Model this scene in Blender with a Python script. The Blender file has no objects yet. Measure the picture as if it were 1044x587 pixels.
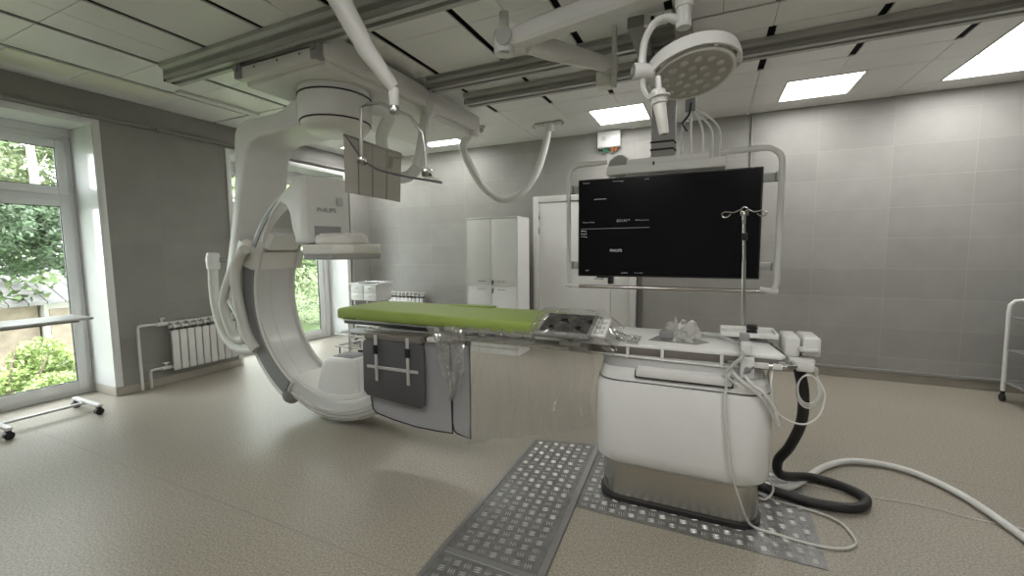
import bpy, bmesh, math, random
from mathutils import Vector, Matrix
random.seed(7)
SC = bpy.context.scene
COL = SC.collection
PI = math.pi

# ------------------------------------------------------------------ camera (solved from the room's vanishing points)
PPX, PPY, CH = 522.0, 293.5, 1.46
v1 = (-421 - PPX, 262 - PPY); v2 = (723 - PPX, 252 - PPY)
FPX = math.sqrt(-(v1[0] * v2[0] + v1[1] * v2[1]))
AX = -Vector((v1[0], v1[1], FPX)).normalized()
AY = Vector((v2[0], v2[1], FPX)).normalized()
AZ = AX.cross(AY)
CAM = Vector((0, 0, CH))


def at(px, py, x=None, y=None, z=None):
    d = Vector((px - PPX, py - PPY, FPX))
    w = Vector((AX.dot(d), AY.dot(d), AZ.dot(d)))
    if x is not None: t = (x - CAM.x) / w.x
    elif y is not None: t = (y - CAM.y) / w.y
    else: t = (z - CAM.z) / w.z
    return CAM + w * t


def camvec(a, b, c):            # a direction given right / down / forward, in world axes
    d = Vector((a, b, c))
    return Vector((AX.dot(d), AY.dot(d), AZ.dot(d))).normalized()


cd = bpy.data.cameras.new('camera'); cam = bpy.data.objects.new('camera', cd); COL.objects.link(cam)
R = camvec(1, 0, 0); U = camvec(0, -1, 0); B = camvec(0, 0, -1)
cam.matrix_world = Matrix(((R.x, U.x, B.x, 0), (R.y, U.y, B.y, 0), (R.z, U.z, B.z, CH), (0, 0, 0, 1)))
cd.sensor_width = 36; cd.lens = FPX / 1044 * 36; cd.clip_start = .05; cd.clip_end = 200
SC.camera = cam

# ------------------------------------------------------------------ materials
def newmat(name):
    m = bpy.data.materials.new(name); m.use_nodes = True
    return m, m.node_tree, m.node_tree.nodes['Principled BSDF']


def mat(name, col, rough=.5, metal=0, bump=0, bscale=60, var=0, vscale=6, spec=.5, coat=0, trans=0, emit=None, estr=0):
    m, nt, b = newmat(name)
    b.inputs['Base Color'].default_value = (*col, 1)
    b.inputs['Roughness'].default_value = rough
    b.inputs['Metallic'].default_value = metal
    b.inputs['Specular IOR Level'].default_value = spec
    b.inputs['Coat Weight'].default_value = coat
    b.inputs['Transmission Weight'].default_value = trans
    if emit:
        b.inputs['Emission Color'].default_value = (*emit, 1); b.inputs['Emission Strength'].default_value = estr
    tc = nt.nodes.new('ShaderNodeTexCoord')
    n = nt.nodes.new('ShaderNodeTexNoise'); n.inputs['Scale'].default_value = vscale; n.inputs['Detail'].default_value = 4
    nt.links.new(tc.outputs['Object'], n.inputs['Vector'])
    r = nt.nodes.new('ShaderNodeValToRGB')
    v = max(var, .02)
    r.color_ramp.elements[0].position = .3; r.color_ramp.elements[1].position = .7
    r.color_ramp.elements[0].color = (*[c * (1 - v) for c in col], 1)
    r.color_ramp.elements[1].color = (*[min(1, c * (1 + v)) for c in col], 1)
    nt.links.new(n.outputs['Fac'], r.inputs['Fac']); nt.links.new(r.outputs['Color'], b.inputs['Base Color'])
    if bump:
        n2 = nt.nodes.new('ShaderNodeTexNoise'); n2.inputs['Scale'].default_value = bscale; n2.inputs['Detail'].default_value = 3
        nt.links.new(tc.outputs['Object'], n2.inputs['Vector'])
        bp = nt.nodes.new('ShaderNodeBump'); bp.inputs['Strength'].default_value = bump; bp.inputs['Distance'].default_value = .01
        nt.links.new(n2.outputs['Fac'], bp.inputs['Height']); nt.links.new(bp.outputs['Normal'], b.inputs['Normal'])
    return m


def tile_mat(name, axis, base, line):
    m, nt, b = newmat(name)
    tc = nt.nodes.new('ShaderNodeTexCoord'); sp = nt.nodes.new('ShaderNodeSeparateXYZ'); cb = nt.nodes.new('ShaderNodeCombineXYZ')
    nt.links.new(tc.outputs['Object'], sp.inputs[0])
    ad = nt.nodes.new('ShaderNodeMath'); ad.operation = 'ADD'; ad.inputs[1].default_value = 19.5 - 1.715 if axis == 'X' else 20.1
    ad2 = nt.nodes.new('ShaderNodeMath'); ad2.operation = 'ADD'; ad2.inputs[1].default_value = 3.2 - .26
    nt.links.new(sp.outputs[axis], ad.inputs[0]); nt.links.new(sp.outputs['Z'], ad2.inputs[0])
    nt.links.new(ad.outputs[0], cb.inputs[0]); nt.links.new(ad2.outputs[0], cb.inputs[1])
    br = nt.nodes.new('ShaderNodeTexBrick'); br.offset = 0; br.squash = 1
    br.inputs['Scale'].default_value = 1; br.inputs['Brick Width'].default_value = .65; br.inputs['Row Height'].default_value = .32
    br.inputs['Mortar Size'].default_value = .0028; br.inputs['Mortar Smooth'].default_value = .3
    br.inputs['Color1'].default_value = (*base, 1); br.inputs['Color2'].default_value = (*[c * 1.09 for c in base], 1)
    br.inputs['Mortar'].default_value = (*line, 1)
    nt.links.new(cb.outputs[0], br.inputs['Vector'])
    n = nt.nodes.new('ShaderNodeTexNoise'); n.inputs['Scale'].default_value = 2.6; n.inputs['Detail'].default_value = 6; n.inputs['Roughness'].default_value = .62
    nt.links.new(tc.outputs['Object'], n.inputs['Vector'])
    r = nt.nodes.new('ShaderNodeValToRGB'); r.color_ramp.elements[0].position = .3; r.color_ramp.elements[1].position = .7
    r.color_ramp.elements[0].color = (.88, .87, .86, 1); r.color_ramp.elements[1].color = (1.0, 1.0, 1.0, 1)
    nt.links.new(n.outputs['Fac'], r.inputs['Fac'])
    mx = nt.nodes.new('ShaderNodeMix'); mx.data_type = 'RGBA'; mx.blend_type = 'MULTIPLY'; mx.inputs['Factor'].default_value = 1
    nt.links.new(br.outputs['Color'], mx.inputs[6]); nt.links.new(r.outputs['Color'], mx.inputs[7])
    nt.links.new(mx.outputs[2], b.inputs['Base Color'])
    b.inputs['Roughness'].default_value = .42; b.inputs['Specular IOR Level'].default_value = .35
    bp = nt.nodes.new('ShaderNodeBump'); bp.inputs['Strength'].default_value = .4; bp.inputs['Distance'].default_value = .004; bp.invert = True
    nt.links.new(br.outputs['Fac'], bp.inputs['Height']); nt.links.new(bp.outputs['Normal'], b.inputs['Normal'])
    return m


def floor_mat():
    m, nt, b = newmat('speckled_linoleum')
    tc = nt.nodes.new('ShaderNodeTexCoord')
    n = nt.nodes.new('ShaderNodeTexNoise'); n.inputs['Scale'].default_value = 95; n.inputs['Detail'].default_value = 3
    nt.links.new(tc.outputs['Object'], n.inputs['Vector'])
    r = nt.nodes.new('ShaderNodeValToRGB'); e = r.color_ramp.elements
    e[0].position = .33; e[0].color = (.25, .225, .18, 1); e[1].position = .68; e[1].color = (.45, .42, .355, 1)
    x = e.new(.5); x.color = (.35, .32, .265, 1)
    nt.links.new(n.outputs['Fac'], r.inputs['Fac'])
    n2 = nt.nodes.new('ShaderNodeTexNoise'); n2.inputs['Scale'].default_value = 1.1; n2.inputs['Detail'].default_value = 5
    nt.links.new(tc.outputs['Object'], n2.inputs['Vector'])
    r2 = nt.nodes.new('ShaderNodeValToRGB'); r2.color_ramp.elements[0].position = .35; r2.color_ramp.elements[1].position = .7
    r2.color_ramp.elements[0].color = (.9, .9, .89, 1); r2.color_ramp.elements[1].color = (1, 1, 1, 1)
    nt.links.new(n2.outputs['Fac'], r2.inputs['Fac'])
    mx = nt.nodes.new('ShaderNodeMix'); mx.data_type = 'RGBA'; mx.blend_type = 'MULTIPLY'; mx.inputs['Factor'].default_value = 1
    nt.links.new(r.outputs['Color'], mx.inputs[6]); nt.links.new(r2.outputs['Color'], mx.inputs[7])
    # welded seams between the sheets: thin darker lines every 2 m
    sp = nt.nodes.new('ShaderNodeSeparateXYZ'); nt.links.new(tc.outputs['Object'], sp.inputs[0])
    a = nt.nodes.new('ShaderNodeMath'); a.operation = 'PINGPONG'; a.inputs[1].default_value = 1.0
    s = nt.nodes.new('ShaderNodeMath'); s.operation = 'ADD'; s.inputs[1].default_value = 20 - 3.43
    nt.links.new(sp.outputs['Y'], s.inputs[0]); nt.links.new(s.outputs[0], a.inputs[0])
    lt = nt.nodes.new('ShaderNodeMath'); lt.operation = 'LESS_THAN'; lt.inputs[1].default_value = .004
    nt.links.new(a.outputs[0], lt.inputs[0])
    m2 = nt.nodes.new('ShaderNodeMix'); m2.data_type = 'RGBA'
    nt.links.new(lt.outputs[0], m2.inputs['Factor']); nt.links.new(mx.outputs[2], m2.inputs[6]); m2.inputs[7].default_value = (.28, .255, .21, 1)
    nt.links.new(m2.outputs[2], b.inputs['Base Color'])
    r3 = nt.nodes.new('ShaderNodeMapRange'); r3.inputs[3].default_value = .30; r3.inputs[4].default_value = .5
    nt.links.new(n2.outputs['Fac'], r3.inputs[0]); nt.links.new(r3.outputs[0], b.inputs['Roughness'])
    b.inputs['Specular IOR Level'].default_value = .45
    bp = nt.nodes.new('ShaderNodeBump'); bp.inputs['Strength'].default_value = .12; bp.inputs['Distance'].default_value = .01
    nt.links.new(n2.outputs['Fac'], bp.inputs['Height']); nt.links.new(bp.outputs['Normal'], b.inputs['Normal'])
    return m


def film_mat(name, tint, haze, rough=.12, gloss=.14):
    m, nt, b = newmat(name); nt.nodes.remove(b)
    out = nt.nodes['Material Output']
    t = nt.nodes.new('ShaderNodeBsdfTransparent'); t.inputs[0].default_value = (*tint, 1)
    d = nt.nodes.new('ShaderNodeBsdfDiffuse'); d.inputs[0].default_value = (.8, .79, .76, 1)
    tr = nt.nodes.new('ShaderNodeBsdfTranslucent'); tr.inputs[0].default_value = (.8, .79, .76, 1)
    g = nt.nodes.new('ShaderNodeBsdfGlossy'); g.inputs['Roughness'].default_value = rough
    a = nt.nodes.new('ShaderNodeAddShader')
    m0 = nt.nodes.new('ShaderNodeMixShader'); m0.inputs[0].default_value = .5
    nt.links.new(d.outputs[0], m0.inputs[1]); nt.links.new(tr.outputs[0], m0.inputs[2])
    m1 = nt.nodes.new('ShaderNodeMixShader'); m1.inputs[0].default_value = haze
    nt.links.new(t.outputs[0], m1.inputs[1]); nt.links.new(m0.outputs[0], m1.inputs[2])
    m2 = nt.nodes.new('ShaderNodeMixShader')
    lw = nt.nodes.new('ShaderNodeLayerWeight'); lw.inputs['Blend'].default_value = .25
    mr = nt.nodes.new('ShaderNodeMapRange'); mr.inputs[3].default_value = gloss * .45; mr.inputs[4].default_value = min(1, gloss * 3)
    nt.links.new(lw.outputs['Facing'], mr.inputs[0]); nt.links.new(mr.outputs[0], m2.inputs[0])
    nt.links.new(m1.outputs[0], m2.inputs[1]); nt.links.new(g.outputs[0], m2.inputs[2])
    nt.links.new(m2.outputs[0], out.inputs[0])
    return m


M = dict(
    frame_steel=mat('dull_steel', (.40, .39, .37), .35, metal=.9),
    white=mat('device_white', (.74, .74, .725), .32, coat=.15),
    offwhite=mat('offwhite_plastic', (.72, .72, .69), .4),
    cream=mat('cream_shell', (.70, .69, .645), .38, coat=.1),
    whitepaint=mat('white_paint', (.72, .72, .70), .4),
    pvc=mat('white_window_plastic', (.78, .79, .79), .28),
    reveal=mat('reveal_panel', (.66, .67, .66), .16, bump=.04, bscale=4),
    grey=mat('grey_plastic', (.22, .225, .225), .45),
    lightgrey=mat('light_grey_plastic', (.48, .48, .47), .4),
    sleeve=mat('sleeve_side_grey', (.21, .215, .215), .45),
    midgrey=mat('mid_grey_panel', (.30, .30, .29), .45),
    dark=mat('dark_rubber', (.018, .018, .018), .5),
    black=mat('black_plastic', (.012, .012, .013), .35),
    screen=mat('screen_glass', (.004, .004, .006), .22, spec=.25),
    chrome=mat('brushed_chrome', (.62, .62, .60), .2, metal=1),
    steel=mat('stainless_steel', (.56, .54, .50), .26, metal=1, var=.06, vscale=3),
    alu=mat('aluminium_rail', (.46, .46, .445), .42, metal=.3, var=.05),
    railpaint=mat('grey_rail_paint', (.27, .265, .25), .4),
    striptone=mat('dull_aluminium_strip', (.33, .33, .32), .4, metal=.7),
    treadridge=mat('worn_highlit_tread_ridges', (.62, .62, .60), .3, metal=.7),  # worn ridge tops, colour lightened to stand in for their highlights
    treadplate=mat('tread_plate', (.24, .24, .235), .4, metal=.6, var=.2, vscale=25),
    green=mat('green_mattress_cover', (.275, .365, .075), .55, bump=.12, bscale=14, var=.05),
    lead=mat('grey_vinyl', (.36, .365, .38), .5, bump=.06, bscale=20),
    darkpad=mat('charcoal_vinyl', (.085, .085, .09), .5, bump=.05, bscale=30),
    beigeflap=mat('taupe_vinyl', (.30, .285, .25), .55, bump=.15, bscale=14, var=.06),
    hose=mat('white_hose_cover', (.62, .62, .58), .6, bump=.25, bscale=60),
    ceiltile=mat('ceiling_panel_grey', (.82, .82, .81), .3, var=.02, vscale=2, spec=.6),
    arcwhite=mat('arc_shell_white', (.58, .58, .56), .34, coat=.1),
    ceilback=mat('ceiling_void', (.02, .02, .02), .8),
    baseboard=mat('beige_baseboard', (.40, .37, .32), .5),
    cabinet=mat('cabinet_grey_white', (.85, .85, .84), .4),
    doorpaint=mat('door_grey_white', (.80, .80, .785), .4),
    tabletop=mat('white_table_laminate', (.80, .80, .78), .45),
    tableside=mat('table_edge_taupe', (.17, .155, .135), .5),
    blue=mat('blue_plastic_box', (.02, .14, .33), .4),
    greenplug=mat('green_plug', (.02, .16, .09), .5),
    orangeplug=mat('orange_plug', (.42, .15, .04), .5),
    diffuser=mat('lamp_diffuser', (.8, .8, .8), .5, emit=(1, .985, .95), estr=10.5),
    lens=mat('lamp_lens', (.60, .59, .55), .2, coat=.3),
    lampface=mat('lamp_face', (.40, .39, .36), .45),
    ink=mat('dark_ink', (.10, .10, .10), .6),
    uilight=mat('screen_glow_text', (.3, .3, .3), .5, emit=(.8, .85, .9), estr=.25),
    uiline=mat('screen_grey_line', (.2, .2, .2), .5, emit=(.7, .72, .75), estr=.12),
    leaf=mat('green_leaves', (.14, .20, .08), .55, var=.5, vscale=1.6),
    leafdark=mat('dark_green_leaves', (.075, .12, .06), .55, var=.5, vscale=1.6),
    leafpale=mat('pale_green_leaves', (.27, .32, .18), .55, var=.4, vscale=1.6),
    leafyellow=mat('yellow_green_leaves', (.26, .34, .12), .55, var=.35, vscale=2.4),
    bark=mat('bark', (.14, .11, .08), .8, var=.3, vscale=9),
    birch=mat('pale_bark', (.5, .48, .44), .7, var=.35, vscale=9),
    grass=mat('outdoor_grass', (.10, .15, .05), .9, var=.4, vscale=2),
    plaster=mat('white_plaster', (.62, .60, .56), .8, var=.08, vscale=2),
    slate=mat('grey_corrugated_roof', (.20, .195, .19), .8, var=.15, vscale=5),
    boards=mat('weathered_boards', (.32, .26, .2), .8, var=.2, vscale=6),
    tile_back=tile_mat('wall_tile_back', 'X', (.34, .337, .32), (.42, .415, .395)),
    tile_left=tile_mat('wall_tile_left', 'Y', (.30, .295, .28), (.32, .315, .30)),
    sidewall=mat('side_wall_paint', (.30, .29, .27), .6),
    floor=floor_mat(),
    bagfilm=film_mat('milky_plastic_film', (.96, .96, .95), .58, .15, .3),
    polished=mat('polished_edge', (.80, .80, .79), .25, metal=.6),
    film=film_mat('clear_plastic_film', (.96, .955, .94), .10, .07, .2),
    filmbag=film_mat('crumpled_plastic_film', (.95, .95, .94), .34, .08, .32),
    acrylic=film_mat('clear_acrylic', (.93, .93, .91), .05, .05, .08),
    glass=film_mat('window_glass', (.98, .99, .985), .0, .02, .05),
)

# ------------------------------------------------------------------ mesh helpers
class MB:
    def __init__(s): s.bm = bmesh.new()

    def _add(s, b, mtx=None):
        bmesh.ops.recalc_face_normals(b, faces=b.faces)
        if mtx is not None: b.transform(mtx)
        me = bpy.data.meshes.new('tmp'); b.to_mesh(me); b.free()
        s.bm.from_mesh(me); bpy.data.meshes.remove(me)
        return s

    def box(s, x0, x1, y0, y1, z0, z1, bev=0, seg=2, mtx=None, only=None):
        b = bmesh.new()
        bmesh.ops.create_cube(b, size=1)
        for v in b.verts:
            v.co = Vector(((x0 + x1) / 2 + v.co.x * (x1 - x0), (y0 + y1) / 2 + v.co.y * (y1 - y0), (z0 + z1) / 2 + v.co.z * (z1 - z0)))
        if bev:
            es = list(b.edges)
            if only: es = [e for e in es if abs((e.verts[0].co - e.verts[1].co)['xyz'.index(only)]) > 1e-6]
            bmesh.ops.bevel(b, geom=es, offset=bev, segments=seg, profile=.5, affect='EDGES')
        return s._add(b, mtx)

    def prism(s, pts, axis, a0, a1, bev=0, seg=2, mtx=None):
        b = bmesh.new()
        def P(p, a):
            return {'x': (a, p[0], p[1]), 'y': (p[0], a, p[1]), 'z': (p[0], p[1], a)}[axis]
        lo = [b.verts.new(P(p, a0)) for p in pts]; hi = [b.verts.new(P(p, a1)) for p in pts]
        b.faces.new(lo); b.faces.new(hi)
        n = len(pts)
        for i in range(n): b.faces.new((lo[i], lo[(i + 1) % n], hi[(i + 1) % n], hi[i]))
        bmesh.ops.recalc_face_normals(b, faces=b.faces)
        if bev:
            k = {'x': 0, 'y': 1, 'z': 2}[axis]
            es = [e for e in b.edges if abs(e.verts[0].co[k] - e.verts[1].co[k]) < 1e-6]
            bmesh.ops.bevel(b, geom=es, offset=bev, segments=seg, profile=.5, affect='EDGES')
        return s._add(b, mtx)

    def loft(s, rings, caps=True, mtx=None, closed=True):
        b = bmesh.new()
        vs = [[b.verts.new(p) for p in r] for r in rings]
        n = len(rings[0])
        for i in range(len(vs) - 1):
            for j in range(n if closed else n - 1):
                k = (j + 1) % n
                b.faces.new((vs[i][j], vs[i][k], vs[i + 1][k], vs[i + 1][j]))
        if caps and closed:
            b.faces.new(vs[0]); b.faces.new(vs[-1])
        return s._add(b, mtx)

    def cyl(s, p0, p1, r0, r1=None, seg=24, bev=0):
        p0, p1 = Vector(p0), Vector(p1); r1 = r0 if r1 is None else r1
        d = p1 - p0; L = d.length
        q = d.to_track_quat('Z', 'Y').to_matrix().to_4x4(); q.translation = p0
        prof = [(r0, 0), (r1, L)]
        if bev: prof = [(r0 - bev, 0), (r0 - bev * .3, bev * .3), (r0, bev), (r1, L - bev), (r1 - bev * .3, L - bev * .3), (r1 - bev, L)]
        return s.lathe(prof, q, seg)

    def lathe(s, prof, mtx=None, seg=32):
        rings = [[(r * math.cos(2 * PI * k / seg), r * math.sin(2 * PI * k / seg), z) for k in range(seg)] for r, z in prof]
        return s.loft(rings, True, mtx)

    def tube(s, pts, r, seg=10, smooth=True, sub=6, caps=True):
        pts = [Vector(p) for p in pts]
        rs = list(r) if isinstance(r, (list, tuple)) else [r] * len(pts)
        if smooth and len(pts) > 2:
            P = [pts[0] * 2 - pts[1]] + pts + [pts[-1] * 2 - pts[-2]]; out = []; ro = []
            for i in range(1, len(P) - 2):
                for k in range(sub):
                    t = k / sub
                    out.append(.5 * ((2 * P[i]) + (P[i + 1] - P[i - 1]) * t + (2 * P[i - 1] - 5 * P[i] + 4 * P[i + 1] - P[i + 2]) * t * t + (3 * P[i] - P[i - 1] - 3 * P[i + 1] + P[i + 2]) * t ** 3))
                    ro.append(rs[i - 1] * (1 - t) + rs[i] * t)
            out.append(pts[-1]); ro.append(rs[-1]); pts, rs = out, ro
        rings = []; up = None
        for i, p in enumerate(pts):
            t = (pts[min(i + 1, len(pts) - 1)] - pts[max(i - 1, 0)])
            if t.length < 1e-9: t = Vector((0, 0, 1))
            t.normalize()
            if up is None: up = t.orthogonal().normalized()
            up = (up - t * up.dot(t))
            up = up.normalized() if up.length > 1e-6 else t.orthogonal().normalized()
            sd = t.cross(up)
            rings.append([p + (up * math.cos(2 * PI * k / seg) + sd * math.sin(2 * PI * k / seg)) * rs[i] for k in range(seg)])
        return s.loft(rings, caps)

    def arc(s, cx, cz, r0, r1, y0, y1, a0, a1, n=48, bev=0):
        """ring sector in the xz plane with a (possibly chamfered) box section"""
        sec = [(r0, y0 + bev), (r0 + bev, y0), (r1 - bev, y0), (r1, y0 + bev), (r1, y1 - bev), (r1 - bev, y1), (r0 + bev, y1), (r0, y1 - bev)] if bev else [(r0, y0), (r1, y0), (r1, y1), (r0, y1)]
        return s.sector(cx, cz, sec, a0, a1, n)

    def sector(s, cx, cz, sec, a0, a1, n=48):
        rings = []
        for i in range(n + 1):
            a = math.radians(a0 + (a1 - a0) * i / n)
            rings.append([(cx + r * math.cos(a), y, cz + r * math.sin(a)) for r, y in sec])
        return s.loft(rings)

    def sphere(s, c, r, sc=(1, 1, 1), seg=16):
        b = bmesh.new(); bmesh.ops.create_uvsphere(b, u_segments=seg, v_segments=seg // 2, radius=r)
        for v in b.verts: v.co = Vector((v.co.x * sc[0] + c[0], v.co.y * sc[1] + c[1], v.co.z * sc[2] + c[2]))
        return s._add(b)

    def join(s, other, idx=1):      # add another builder's faces with a second material slot
        for f in other.bm.faces: f.material_index = idx
        me = bpy.data.meshes.new('tmp'); other.bm.to_mesh(me); other.bm.free()
        s.bm.from_mesh(me); bpy.data.meshes.remove(me)
        return s

    def build(s, name, m, parent=None, angle=38):
        me = bpy.data.meshes.new(name); bm = s.bm
        for f in bm.faces: f.smooth = True
        for e in bm.edges:
            if len(e.link_faces) == 2 and e.calc_face_angle(0) > math.radians(angle): e.smooth = False
        off = OFF.get(parent.name, Vector((0, 0, 0))) if parent else Vector((0, 0, 0))
        bm.transform(Matrix.Translation(-off)); bm.to_mesh(me); bm.free()
        me.materials.append(M[m] if isinstance(m, str) else m)
        o = bpy.data.objects.new(name, me); COL.objects.link(o)
        if parent: o.parent = parent
        OFF[o.name] = off
        return o


OFF = {}


def thing(name, label, cat, loc=(0, 0, 0), group=None):
    o = bpy.data.objects.new(name, None); COL.objects.link(o); o.location = loc
    o.empty_display_size = .1
    o['label'] = label; o['category'] = cat
    if group: o['group'] = group
    OFF[o.name] = Vector(loc)
    return o


def tag(o, label, cat, group=None, kind=None):
    o['label'] = label; o['category'] = cat
    if group: o['group'] = group
    if kind: o['kind'] = kind
    return o


def base_origin(o):                     # put a single-mesh thing's origin at its base
    me = o.data
    xs = [v.co for v in me.vertices]
    c = Vector((sum(v.x for v in xs) / len(xs), sum(v.y for v in xs) / len(xs), min(v.z for v in xs)))
    me.transform(Matrix.Translation(-c)); o.location = c
    return o


def struct(o, label=None):
    o['kind'] = 'structure'
    if label: o['label'] = label
    return o


def sempty(name, loc):
    o = bpy.data.objects.new(name, None); COL.objects.link(o); o.location = loc; o['kind'] = 'structure'
    OFF[o.name] = Vector(loc)
    return o


def dup(root, loc, label=None, group=None):
    r = root.copy(); COL.objects.link(r); r.location = loc
    if label: r['label'] = label
    if group: r['group'] = group
    for ch in list(root.children):
        c = ch.copy(); COL.objects.link(c); c.parent = r
        for g in list(ch.children):
            d = g.copy(); COL.objects.link(d); d.parent = c
    return r


def textmesh(name, s, size, origin, right, up, m, parent, extrude=.0006, align='LEFT', xs=1):
    cu = bpy.data.curves.new('t', 'FONT'); cu.body = s; cu.size = size; cu.extrude = extrude; cu.align_x = align
    t = bpy.data.objects.new('t', cu); COL.objects.link(t)
    dg = bpy.context.evaluated_depsgraph_get(); dg.update()
    me = bpy.data.meshes.new_from_object(t.evaluated_get(dg))
    bpy.data.objects.remove(t); bpy.data.curves.remove(cu)
    right = Vector(right).normalized(); up = Vector(up).normalized(); n = right.cross(up); o0 = Vector(origin)
    me.transform(Matrix(((right.x * xs, up.x, n.x, o0.x), (right.y * xs, up.y, n.y, o0.y), (right.z * xs, up.z, n.z, o0.z), (0, 0, 0, 1))))
    b = MB(); b.bm.from_mesh(me); bpy.data.meshes.remove(me)
    return b.build(name, m, parent)


# ------------------------------------------------------------------ room shell
XL, YB, H = -5.44, 5.81, 3.0
XR, YF = 3.6, -1.9
XO = -6.04                                            # outer face of the window wall
N1 = (.72, 2.15, 2.70)                                # niche 1: y0, y1, top
N2 = (3.44, 5.28, 2.68)

struct(MB().box(XO, XR + .2, YF - .2, YB + .2, -.12, 0).build('floor', 'floor'))
w = MB()
w.box(XO, XL, YF, N1[0], 0, H); w.box(XO, XL, N1[0], N1[1], N1[2], H); w.box(XO, XL, N1[1], N2[0], 0, H)
w.box(XO, XL, N2[0], N2[1], N2[2], H); w.box(XO, XL, N2[1], YB, 0, H)
struct(w.build('wall_left', 'tile_left'))
struct(MB().box(XO, XR + .2, YB, YB + .2, 0, H).build('wall_back', 'tile_back'))
struct(MB().box(XR, XR + .2, YF, YB, 0, H).build('wall_right', 'sidewall'))
struct(MB().box(XO, XR + .2, YF - .2, YF, 0, H).build('wall_front', 'sidewall'))

# ceiling: metal panels hung under a dark void, the wide slits stay open
GX = [-5.44] + [-4.80 + .645 * i for i in range(14)]
GX = [g for g in GX if g < XR] + [XR]
LIGHTS = [(-5.10, 4.87), (-3.85, 4.87), (-1.29, 4.87), (.615, 4.87), (1.925, 4.87), (1.925, 4.26),
          (-3.2, -.5), (-1.29, -.5), (.615, -.5), (1.925, -.5), (-1.29, .5), (.615, .5)]  # unseen panels added for fill; the last pair brightens the pedestal
cl = MB()
def panel(x0, x1, y0, y1, z=H):
    """one panel, cut away where a lamp sits in it"""
    for lx, ly in LIGHTS:
        if x0 < lx + .61 - .01 and x1 > lx + .01 and y0 < ly + .61 - .01 and y1 > ly + .01:
            a, b_, c, d = lx - .005, lx + .615, ly - .005, ly + .615
            if a - x0 > .004: panel(x0, a, y0, y1, z)
            if x1 - b_ > .004: panel(b_, x1, y0, y1, z)
            xa, xb = max(x0, a), min(x1, b_)
            if c - y0 > .004: panel(xa, xb, y0, c, z)
            if y1 - d > .004: panel(xa, xb, d, y1, z)
            return
    if x1 - x0 > .01 and y1 - y0 > .01: cl.box(x0, x1, y0, y1, z, z + .012)
rows = [(YF, -.55, 1), (-.545, .2, 0), (.205, 1.40, 1), (1.405, 2.1, 1), (2.105, 2.66, 1), (2.665, 3.275, 1), (3.30, 3.62, 0), (3.625, 4.45, 1), (4.455, 4.855, 0), (4.86, 5.485, 0), (5.49, YB, 0)]
for y0, y1, slit in rows:
    for i in range(len(GX) - 1):
        g = .026 if slit else .002
        x0, x1 = GX[i] + g, GX[i + 1] - g
        if GX[i] <= XL + .01: x0 = XL
        if slit and y0 < 3.2 and i % 2 == 0:
            xm = (x0 + x1) / 2
            panel(x0, xm - .0015, y0, y1); panel(xm + .0015, x1, y0, y1)
        else: panel(x0, x1, y0, y1)
ceil = struct(cl.build('ceiling', 'ceiltile'))
struct(MB().box(XO, XR + .2, YF - .2, YB + .2, H + .06, H + .2).build('ceiling', 'ceilback'))

# light troughs along the left wall: framed pale panels
struct(MB().box(-5.2, -4.83, 1.45, 1.90, H - .006, H + .002, .004).box(-5.2, -4.83, 1.93, 2.55, H - .006, H + .002, .004)
       .box(-5.2, -4.83, .8, 1.42, H - .006, H + .002, .004).build('trim_1', mat('cream_ceiling_panel', (.74, .73, .63), .35)))

bb = MB()
bb.box(XL, XL + .022, N1[1] + .005, N2[0] - .03, 0, .085, .004).box(XL, XL + .022, N2[1], YB, 0, .085, .004)
bb.box(-5.88, XL + .02, N1[1] - .02, N1[1] + .004, 0, .085, .004)
struct(bb.build('baseboard_left', 'baseboard'))
bb = MB(); bb.box(XL + .03, -2.33, YB - .022, YB, 0, .085, .004).box(-.76, XR, YB - .022, YB, 0, .085, .004)
struct(bb.build('baseboard_back', 'baseboard'))
struct(MB().box(-.80, XR, YB - .045, YB - .002, .088, .125, .006).build('trim_2', 'railpaint'))

# window reveals lined with glossy white panels and a slim casing round the niche
def reveals(n, N, idx):
    b = MB(); y0, y1, zt = N
    b.box(-5.90, XL + .005, y1 - .012, y1 - .001, .088 if n == 1 else 0, zt - .012)
    b.box(-5.90, XL + .005, y0 + .001, y0 + .012, 0, zt - .012)
    b.box(-5.90, XL + .005, y0 + .001, y1 - .001, zt - .012, zt - .001)
    struct(b.build('trim_%d' % idx, 'reveal'))
    b = MB()
    b.box(XL + .001, XL + .012, y1 - .006, y1 + .05, .0 if n == 2 else .088, zt + .045, .003)
    b.box(XL + .001, XL + .012, y0 - .05, y0 + .006, .0, zt + .045, .003)
    b.box(XL + .001, XL + .0115, y0 - .05, y1 + .05, zt - .006, zt + .045, .003)
    struct(b.build('trim_%d' % (idx + 1), 'pvc'))
reveals(1, N1, 3); reveals(2, N2, 5)


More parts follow.
